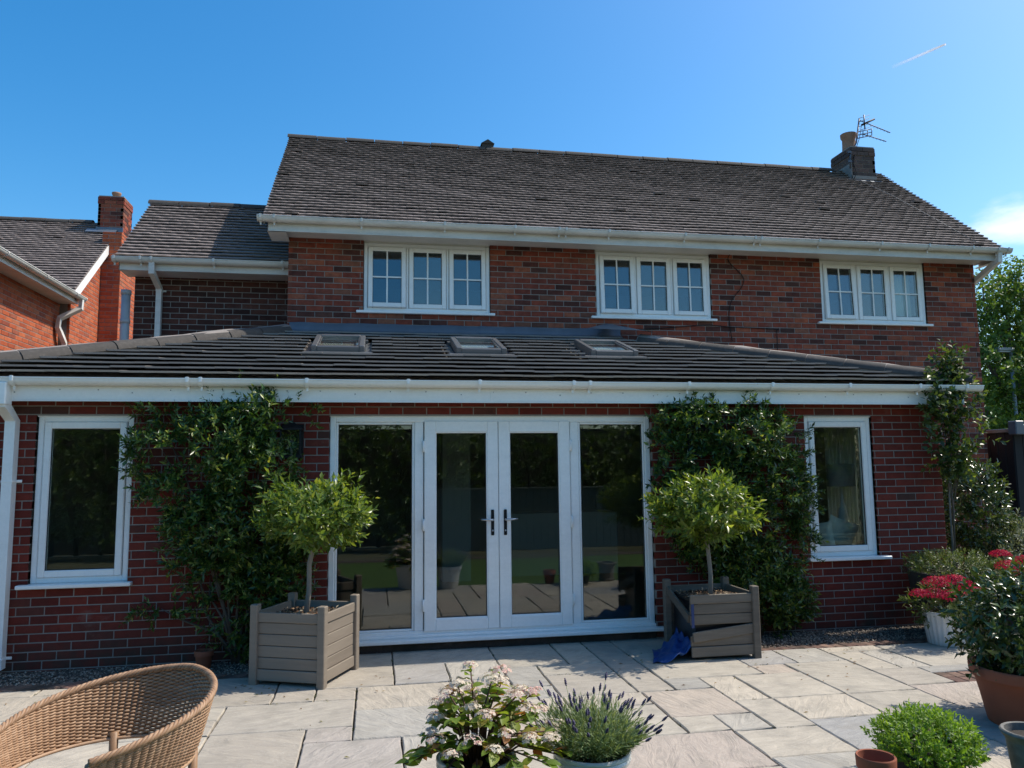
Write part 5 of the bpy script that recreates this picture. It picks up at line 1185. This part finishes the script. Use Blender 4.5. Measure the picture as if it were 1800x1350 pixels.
def blooms(parent, base, heads, mat, pet=.014, dens=240, flat=.6, name='flower_head'):
    for (x, y, z, r) in heads:
        r *= 1.15
        n = int(dens*r/.07); d = nrm(RNG.normal(0, 1, (n, 3))); d[:, 2] = np.abs(d[:, 2])*1.0-.15; P = np.array([x, y, z])+d*np.array([r, r, r*flat])*RNG.uniform(.8, 1.05, (n, 1)); T_ = nrm(np.cross(d, RNG.normal(0, 1, (n, 3))))+d*.6
        V, F = leaves(P, T_, d, RNG.uniform(.7, 1.2, n)*pet, RNG.uniform(.7, 1.1, n)*pet*.8, .1, .1)
        link(name, np_mesh(name, V-np.array(base), F, mat, np.repeat(RNG.random(n), 4)), parent)
RP = [o for o in bpy.data.objects if o.name.startswith('red_flower_plant')]
blooms(RP[0], RP[0].location, [(5.02,-1.0,.50,.10),(5.16,-1.06,.48,.12),(5.08,-.95,.59,.11),(5.24,-.98,.59,.13),(4.90,-.96,.50,.08),(5.31,-1.06,.52,.11),(5.46,-.98,.54,.07)], MAT['crimson'], dens=330)
blooms(RP[1], RP[1].location, [(5.80,-1.0,.72,.10),(5.95,-1.05,.77,.10),(6.08,-1.0,.74,.10),(5.90,-1.1,.66,.10),(6.2,-1.1,.70,.11),(6.05,-1.15,.62,.09),(5.82,-.9,.82,.08),(6.3,-.95,.66,.10)], MAT['crimson'], dens=330)
# climber at the right hand corner, tied to a cane
CLB = thing('corner_climber', 'tall leafy climber on a cane at the right corner of the extension', 'climber', (5.95,-.13,0))
m = MB(); m.tube([(0,0,0),(.004,0,1.2),(.02,-.01,2.25)], [.011,.010,.009], 7); m.build('cane', MAT['bark_grey'], CLB)
n = 300; t = RNG.random(n); O = np.stack([5.98+RNG.normal(0, 1, n)*(.05+.13*np.sin(np.clip(t, 0, 1)*3.0)), -.16-.10*RNG.random(n), 1.55+1.28*t], 1); O[:40, 0] = 5.62+.4*RNG.random(40); O[:40, 2] = 2.16+.26*RNG.random(40); O[:40, 1] = -.3
MAT['rose'] = G('climber_leaf', [(0,(.03,.055,.016)),(.7,(.055,.09,.022)),(1,(.16,.21,.05))], 0, .33, .4)
foliage('foliage', [sprig_leaves(O, RNG.normal(0, .6, (n, 3))+np.array([.15, -.3, .2]), RNG.uniform(.08, .2, n), 7, .062, .038, 70, 35)], MAT['rose'], CLB, (5.95,-.13,0))
m = MB()
for k in range(9): a = Vector((0, 0, .2+.15*k)); m.tube([Vector((0,0,1.0+.12*k)), Vector((random.uniform(-.15,.2), -.06, 1.6+.1*k)), Vector((random.uniform(-.3,.35), -.1, 2.1+.08*k))], [.006,.004,.002], 5)
m.tube([Vector((-.02,-.02,.3)), Vector((.02,-.03,1.2)), Vector((-.01,-.03,2.0)), Vector((.15,-.05,2.75))], [.010,.008,.006,.003], 6); m.build('stem', MAT['bark'], CLB)

# ---- hydrangea
HY = thing('hydrangea', 'white and pink hydrangea with reddening leaves in the front pot', 'plant', (.475,-3.66,.30))
MAT['hyd_leaf'] = m_leaf('hydrangea_leaf', [(0,(.11,.18,.03)),(.45,(.17,.25,.04)),(.8,(.28,.32,.05)),(.9,(.26,.15,.05)),(.95,(.32,.12,.06)),(1,(.22,.27,.05))], .45, .45, .4)
MAT['hyd_flower'] = m_leaf('hydrangea_petal', [(0,(.66,.54,.40)),(.5,(.76,.68,.54)),(.85,(.72,.50,.42)),(1,(.64,.34,.31))], .3, .6, .3, (1, 1, 1))
def big_leaf(name, L_, W, mat):
    m = MB(); K = 7; vs_ = []
    for k in range(K):
        t = k/(K-1); w = W*.5*math.sin(math.pi*min(1, t*.96+.03))**.75*(1.15-.35*t); z = -.22*L_*t*t
        vs_ += [(-w, L_*t, z+w*.35), (0, L_*t, z), (w, L_*t, z+w*.35)]
    m.add(vs_, [q for k in range(K-1) for q in ((3*k,3*k+1,3*k+4,3*k+3),(3*k+1,3*k+2,3*k+5,3*k+4))], 0, True); return m.mesh(name, mat)
HL = big_leaf('leaf', .070, .046, MAT['hyd_leaf'])
tips = []
HB = Vector((.475,-3.66,.30)); st = MB()
for k in range(58):
    a = k*2.4; r = .03+.33*math.sqrt((k+.5)/58); tip = Vector((.05+math.cos(a)*r*1.12, math.sin(a)*r*.8, .40-.42*(r/.36)**2.2+random.uniform(-.05, .06))); tip.z = max(tip.z, .02)
    mid = tip*.45+Vector((0, 0, .08)); st.tube([Vector((math.cos(a)*.03, math.sin(a)*.03, 0)), mid, tip], [.006,.005,.003], 5); tips.append((mid, tip))
st.build('stem', m_plain('red_brown_stem', (.10,.045,.03), .7), HY)
XL = MB()
for (mid, tip) in tips:
    for j in range(9):
        t = .2+.8*j/8; p = mid.lerp(tip, t); d = (tip-mid).normalized(); a = random.uniform(0, 6.28)
        out = Vector((math.cos(a), math.sin(a), random.uniform(-.35, .35)))+d*.25+Vector((tip.x, tip.y, 0))*1.2; out.normalize()
        z = Vector((0, 0, 1)); x = out.cross(z).normalized(); u = x.cross(out)
        s = random.uniform(.6, 1.15); ML = Matrix.Translation(p) @ Matrix((x, out, u)).transposed().to_4x4() @ Matrix.Rotation(random.uniform(-.5, .5), 4, 'Y') @ Matrix.Scale(s, 4)
        if j > 3: o = link('leaf', HL, HY); o.matrix_basis = ML
        else: XL.add([ML @ v.co for v in HL.vertices], [tuple(p.vertices) for p in HL.polygons], random.random(), True)
XL.build('inner_leaves', MAT['hyd_leaf'], HY, kind='stuff')
def floret(c, up, s, V, F, R):
    up = up.normalized(); a = up.cross(Vector((.3, .7, .2))).normalized(); b = up.cross(a); ph = random.random()*3
    for k in range(4):
        t = ph+k*math.pi/2; d = a*math.cos(t)+b*math.sin(t); e = up.cross(d); n = len(V)
        V += [c, c+d*s*.6+e*s*.42+up*s*.15, c+d*s*1.05+up*s*.08, c+d*s*.6-e*s*.42+up*s*.15]; F.append((n, n+1, n+2)); F.append((n, n+2, n+3)); q = random.random(); R += [q, q]
heads = [t for (m_, t) in tips if t.z > .12]
random.shuffle(heads)
for i, h in enumerate(heads[:33]):
    V, F, R_ = [], [], []; r = random.uniform(.032, .05); pink = i % 5 == 0
    for k in range(34):
        d = Vector((random.gauss(0, 1), random.gauss(0, 1), abs(random.gauss(0, 1))+.2)).normalized(); floret(h+Vector((0, 0, .012))+Vector((d.x*r, d.y*r, d.z*r*.5))*random.uniform(.7, 1.35), d+Vector((0, 0, .4)), .0115, V, F, R_)
    if pink: R_ = [.75+.25*q for q in R_]
    else: R_ = [.7*q for q in R_]
    link('flower_head', np_mesh('flower_head', [tuple(v) for v in V], F, MAT['hyd_flower'], R_), HY)
# ---- lavender
LV = thing('lavender', 'bushy lavender with purple spikes in the front white pot', 'plant', (1.045,-3.60,.28))
MAT['lav_leaf'] = G('lavender_leaf', [(0,(.10,.15,.06)),(.5,(.16,.22,.09)),(1,(.25,.31,.15))], 0, .25, .6)
MAT['lav_fl'] = G('lavender_flower', [(0,(.05,.04,.09)),(.6,(.09,.07,.15)),(1,(.16,.13,.25))], 0, .2, .6)
n = 620; a = RNG.uniform(0, 6.283, n); rr = np.sqrt(RNG.random(n)); O = np.stack([1.045+.125*rr*np.cos(a), -3.60+.125*rr*np.sin(a), np.full(n, .305)], 1)
D = np.stack([np.cos(a)*rr*.85+RNG.normal(.06, .14, n), np.sin(a)*rr*.85+RNG.normal(0, .14, n), np.full(n, .85)], 1); D = nrm(D); L_ = RNG.uniform(.15, .27, n)*(1-.2*rr)
foliage('foliage', [sprig_leaves(O, D, L_, 14, .042, .0052, 45, 22)], MAT['lav_leaf'], LV, (1.045,-3.60,.28))
st = MB(); V, F, R_ = [], [], []; b = Vector((1.045,-3.60,.28))
sp = MB()
for i in range(85):
    o = Vector(O[i]); d = Vector(D[i]); L2 = float(L_[i])*1.0+random.uniform(.03, .10); bend = Vector((d.x, d.y, 0))*.05
    e = o+d*L2+bend; st.tube([o-b, o+d*L2*.6-b, e-b], [.0018,.0015,.0012], 4)
    dd = (d+bend*2).normalized()
    for k in range(5):
        c = e-b+dd*(k*.0075); r = (.0055,.0078,.0078,.0065,.004)[k]; sp.tube([c-dd*.0035, c, c+dd*.0045], [r*.5, r, r*.5], 6, True, random.random())
st.build('stem', MAT['lav_leaf'], LV); sp.build('flower_spikes', MAT['lav_fl'], LV, kind='stuff')
# ================================================================== wicker chair
def wicker_chair():
    C0 = Vector((-1.11, -3.735, .022)); T = thing('wicker_chair', 'honey coloured wicker tub chair cut by the lower left corner', 'chair', C0, .915)
    wick = m_noise('honey_wicker', [(0,(.19,.10,.052)),(.5,(.34,.20,.112)),(1,(.47,.315,.20))], 25, .55, .3, .001, 200, use_rnd=.35)
    wood = m_noise('teak_leg', [(0,(.22,.12,.06)),(1,(.34,.20,.11))], 8, .5, .2, stretch=(1,1,.2), coord='obj')
    A, Bk, TH = .405, .445, 2.25
    def surf(th, v):            # v 0 bottom .. 1 rim
        s = min(1.2, abs(th)/2.2); zt = .735-.145*s**1.37; zb = .452+.0*s
        z = zb+(zt-zb)*v; k = .86+.14*v**.8
        return Vector((math.cos(th)*Bk*k-.02*(1-v), math.sin(th)*A*k, z))
    def nor(th): return Vector((math.cos(th)/Bk, math.sin(th)/A, 0)).normalized()
    NS = 64; NR = 34; m = MB()
    for r in range(NR):
        v = (r+.5)/NR; pts = []; N4 = NS*4
        for i in range(N4+1):
            th = -TH+2*TH*i/N4; ph = math.sin(math.pi*(i/4.0)+math.pi*(r % 2)); pts.append(surf(th, v+.0015*math.sin(i*.7+r))+nor(th)*.0065*ph)
        m.tube(pts, .0052, 5, True, random.random())
    m.build('weave', wick, T, kind='stuff')
    m = MB()
    for i in range(NS+1): th = -TH+2*TH*(i+.0)/NS; m.tube([surf(th, 0), surf(th, .5), surf(th, .99)], .0035, 4)
    m.build('stakes', wick, T, kind='stuff')
    m = MB()
    for s in range(4):
        pts = []; N = 260
        for i in range(N+1):
            th = -TH+2*TH*i/N; a = i*.55+s*math.pi/2; n = nor(th); pts.append(surf(th, 1.0)+n*math.cos(a)*.0095+Vector((0, 0, 1))*(math.sin(a)*.0095+.006))
        m.tube(pts, .0075, 6, True, s*.23)
    m.build('braided_rim', wick, T)
    m = MB()
    for s in range(2): m.tube([surf(-TH+2*TH*i/120, 0)+nor(-TH+2*TH*i/120)*.006*(1 if s else -1)+Vector((0, 0, -.008)) for i in range(121)], .008, 6)
    m.build('lower_rail', wick, T)
    m = MB()
    for e in (-TH, TH): m.tube([surf(e, v/6) for v in range(7)], .013, 8)
    m.build('arm_post', wick, T)
    for (th, k) in ((.84, .86), (-.80, .86), (2.2, .80), (-2.2, .80)):
        p = surf(th, 0); o = MB(); b = Vector((p.x*1.02, p.y*1.02, 0)); o.tube([b, b.lerp(p, .6), p+Vector((0, 0, .02))], [.013,.018,.020], 10); o.build('leg', wood, T)
    m = MB(); K = 28; rows = 9
    for r in range(rows): m.tube([Vector((math.cos(2*math.pi*i/48)*(.06+.024*r)-.14, math.sin(2*math.pi*i/48)*(.06+.024*r), .36+.003*(1 if (i+r) % 2 else -1))) for i in range(48)], .008, 5, closed=True)
    m.build('seat', wick, T)
wicker_chair()

# ================================================================== right hand boundary, lamp post, trees
SD = thing('garden_shed', 'black painted timber shed beyond the right corner of the house', 'shed', (10.3, 3.2, 0))
blk = m_noise('black_stained_board', [(0,(.010,.010,.011)),(1,(.022,.021,.021))], 6, .7, .3, .002, 40, (1, 1, .2))
x0, x1, y0, y1, H = -1.18, 1.2, -.85, 1.6, 2.12
m = MB(); m.box(x0+.02, x1-.02, y0+.02, y1-.02, 0, H-.02); m.build('carcass', blk, SD)
for k in range(17):
    q = MB(); q.cbox(x0+k*.14, x0+k*.14+.134, y0-.012, y0+.02, .02, H, .004); q.build('board', blk, SD)
for k in range(17):
    q = MB(); q.cbox(x0-.012, x0+.02, y0+k*.144, y0+k*.144+.138, .02, H, .004); q.build('board', blk, SD)
m = MB(); m.cbox(x0-.06, x1+.06, y0-.10, y1+.06, H, H+.06, .008); m.build('shed_roof', MAT['rl_frame'], SD)
m = MB(); m.cbox(x0-.10, x1+.06, y0-.21, y0-.10, H+.0, H+.11, .012); m.build('shed_gutter', m_plain('slate_grey_plastic', (.12,.13,.15), .4), SD)
q = MB(); q.cbox(x0-.16, x0-.02, y0-.23, y0-.08, H-.04, H+.16, .012); q.build('gutter_end', bpy.data.materials['slate_grey_plastic'], SD)
FN = thing('timber_fence', 'brown boarded fence between the house and the black shed', 'fence', (10.5, 6.0, 0))
fw = m_noise('brown_fence_board', [(0,(.12,.075,.045)),(1,(.22,.14,.085))], 5, .85, .4, .003, 30, (1, 1, .2))
for k in range(26):
    q = MB(); q.cbox(-1.6+k*.125, -1.6+k*.125+.118, -.01, .012, .05, 1.95+random.uniform(-.008, .008), .003); q.build('board', fw, FN)
q = MB(); q.cbox(-1.65, 1.7, -.03, .03, 1.96, 2.0, .004); q.build('capping', fw, FN)
for z in (.4, 1.6): q = MB(); q.cbox(-1.6, 1.65, .013, .05, z, z+.08, .004); q.build('rail', fw, FN)
LP = thing('street_lamp', 'grey street lamp post standing before the tree at the far right', 'lamp post', (18.35, 12.0, 0))
gl = m_plain('galvanised_grey', (.33,.35,.37), .5, .5, .4)
m = MB(); m.tube([(0,0,0),(0,0,1.2),(0,0,1.25),(-.02,0,4.95)], [.085,.085,.06,.048], 12); m.build('column', gl, LP)
m = MB(); m.cbox(-.50, .06, -.10, .10, 4.93, 5.04, .03); m.build('lamp_head', gl, LP)
m = MB(); m.cbox(-.46, -.08, -.08, .08, 4.90, 4.928, .01); m.build('lens', m_plain('lamp_lens', (.6,.6,.6), .2), LP)
def big_tree(label, base, blobs, n, ll, lw, mat, trunk_r, name='broadleaf_tree'):
    T = thing(name, label, 'tree', base); b = Vector(base); bl = np.array(blobs); m = MB()
    top = Vector(bl[:, :3].mean(0)); m.tube([Vector((0,0,0)), Vector((.05,.02,.35*top.z)), (top-b)*.8], [trunk_r, trunk_r*.8, trunk_r*.35], 12)
    for q in blobs:
        c = Vector(q[:3])-b; s = (top-b)*random.uniform(.35, .6); mid = s.lerp(c, .55)+Vector((random.uniform(-.2,.2), random.uniform(-.2,.2), .15)); m.tube([s, mid, c, c+Vector((random.uniform(-.4,.4), random.uniform(-.4,.4), q[3]*.7))], [trunk_r*.42, trunk_r*.27, trunk_r*.14, trunk_r*.05], 7)
    m.build('trunk', MAT['bark'], T)
    w = bl[:, 3]**2.2; idx = RNG.choice(len(bl), n, p=w/w.sum()); B = bl[idx]; d = nrm(RNG.normal(0, 1, (n, 3))); k = (.35+.65*RNG.random(n)**.5)[:, None]
    O = B[:, :3]+d*k*B[:, 3:4]*np.array([1, 1, .8]); D = d+np.array([0, 0, .15])+RNG.normal(0, .45, (n, 3))
    foliage('crown', [sprig_leaves(O, D, RNG.uniform(.2, .42, n)*(ll/.1), 7, ll, lw, 75, 35)], mat, T, base, droop=.25)
big_tree('sunlit green tree rising behind the shed at the right edge', (19.6, 12.8, 0), [(17.9,12.6,3.1,.9),(18.1,12.4,4.4,1.0),(18.9,12.6,5.4,1.05),(18.2,12.7,6.5,.6),(18.9,12.8,6.9,.7),(19.7,12.8,6.3,1.1),(20.6,12.8,5.2,1.3),(19.4,12.6,3.9,1.2),(20.4,12.8,3.2,1.2),(18.7,12.6,2.4,1.0),(19.6,12.8,7.4,.7),(17.7,12.6,5.4,.5),(21.4,13,6.4,1.0)], 3800, .115, .075, MAT['tree_leaf'], .2)
big_tree('darker green tree further behind the right boundary', (23.5, 17, 0), [(21.5,16.8,3.2,1.5),(22.8,17,4.6,1.6),(24.2,17,5.5,1.7),(23.4,17,3.0,1.5),(25.2,17,3.8,1.6)], 1200, .13, .085, MAT['tree_leaf'], .25)
# ================================================================== the garden behind the viewer, seen in the glass
HG = thing('garden_hedge', 'tall dark evergreen hedge reflected in the left window and doors', 'hedge', (-2.5, -9.6, 0))
n = 5600; P = np.stack([RNG.uniform(-9.5, 12, n), -9.55+RNG.normal(0, .16, n), RNG.uniform(.2, 2.75, n)], 1); P[:, 1] += .28*np.sin(P[:, 0]*2.3)*np.cos(P[:, 2]*2.0); D = RNG.normal(0, .5, (n, 3))+np.array([0, .8, .3])
foliage('foliage', [sprig_leaves(P, D, RNG.uniform(.15, .35, n), 9, .10, .042, 70, 30)], MAT['hedge'], HG, (-2.5,-9.6,0))
m = MB()
for k in range(46): xx = -6.8+k*.47; m.tube([(xx,-.3,0),(xx+random.uniform(-.1,.1),-.25,1.5),(xx+random.uniform(-.3,.3),-.2,2.5)], [.05,.035,.01], 6)
m.box(-7, 14.4, -.75, -.5, .0, 2.6); m.build('branches', MAT['soil'], HG)
F2 = thing('garden_fence', 'grey green boarded fence reflected in the lower door glass', 'fence', (4.0, -8.3, 0))
fg = m_noise('grey_green_board', [(0,(.08,.095,.08)),(1,(.14,.155,.135))], 4, .8, .3, .003, 30, (1, 1, .2))
for k in range(52): q = MB(); q.cbox(-3.0+k*.15, -3.0+k*.15+.143, -.012, .012, .03, 1.25, .004); q.build('board', fg, F2)
q = MB(); q.cbox(-3.05, 4.85, -.04, .04, 1.252, 1.29, .005); q.build('capping', fg, F2)
# ---- contrail, far away and high
a = Vector((0.555, 0.711, 0.433))*6000; b = Vector((0.592, 0.674, 0.442))*6000
mt, nt, N, L = new_mat('ice_vapour')
dfs = N('ShaderNodeBsdfDiffuse'); dfs.inputs[0].default_value = (.9,.9,.9,1); tl = N('ShaderNodeBsdfTranslucent'); tl.inputs[0].default_value = (.9,.9,.9,1); ad = N('ShaderNodeMixShader'); L(dfs.outputs[0], ad.inputs[1]); L(tl.outputs[0], ad.inputs[2])
tr = N('ShaderNodeBsdfTransparent'); mx = N('ShaderNodeMixShader'); at = N('ShaderNodeAttribute'); at.attribute_name = 'rnd'; L(at.outputs['Fac'], mx.inputs[0]); L(tr.outputs[0], mx.inputs[1]); L(ad.outputs[0], mx.inputs[2])
out = N('ShaderNodeOutputMaterial'); L(mx.outputs[0], out.inputs[0])
m = MB(); K = 24
for k in range(K):
    t0, t1 = k/K, (k+1)/K; m.tube([a.lerp(b, t0)-a, a.lerp(b, t1)-a], [13-6*t0, 13-6*t1], 6, False, min(.9, .05+.8*t0**1.2))
tag(m.build('contrail', mt, None, a), 'thin white aircraft contrail high in the upper right sky', 'contrail')

# ---- fallen leaves and moss on the paving
n = 150; px_ = np.concatenate([RNG.normal(-.9, .7, 50), RNG.normal(3.6, .9, 70), RNG.uniform(-2, 4, 30)]); py_ = np.concatenate([-.75-np.abs(RNG.normal(0, .35, 50)), -.75-np.abs(RNG.normal(0, .5, 70)), RNG.uniform(-3.4, -.6, 30)])
P = np.stack([px_, py_, np.full(n, .0285)], 1); D = RNG.normal(0, 1, (n, 3)); D[:, 2] *= .12; U = RNG.normal(0, .18, (n, 3)); U[:, 2] += 1
MAT['litter'] = m_leaf('dry_leaf', [(0,(.12,.06,.025)),(.5,(.22,.13,.05)),(.8,(.12,.14,.03)),(1,(.30,.20,.10))], .2, .7, .3)
V, F = leaves(P, D, U, RNG.uniform(.018, .042, n), RNG.uniform(.008, .016, n), .25, .05)
tag(link('fallen_leaves', np_mesh('fallen_leaves', V, F, MAT['litter'], np.repeat(RNG.random(n), 4))), 'small dry leaves scattered on the paving', 'leaves', kind='stuff')
MAT['moss'] = m_leaf('joint_moss', [(0,(.03,.045,.012)),(1,(.08,.10,.025))], .1, .9, .2)
pts = []
for (x0, x1, y0, y1) in SL:
    for _ in range(2):
        if random.random() < .45: pts.append((random.uniform(x0, x1), random.choice((y0, y1))))
        if random.random() < .45: pts.append((random.choice((x0, x1)), random.uniform(y0, y1)))
Q = np.repeat(np.array(pts), 26, 0)+RNG.normal(0, .012, (len(pts)*26, 2)); n = len(Q); P = np.stack([Q[:, 0], Q[:, 1], np.full(n, .008)], 1); D = RNG.normal(0, .6, (n, 3)); D[:, 2] = np.abs(D[:, 2])+.6
V, F = leaves(P, D, RNG.normal(0, 1, (n, 3)), RNG.uniform(.010, .024, n), RNG.uniform(.003, .006, n), .1, .1)
tag(link('joint_moss', np_mesh('joint_moss', V, F, MAT['moss'], np.repeat(RNG.random(n), 4))), 'tiny moss and weed tufts along the paving joints', 'moss', kind='stuff')
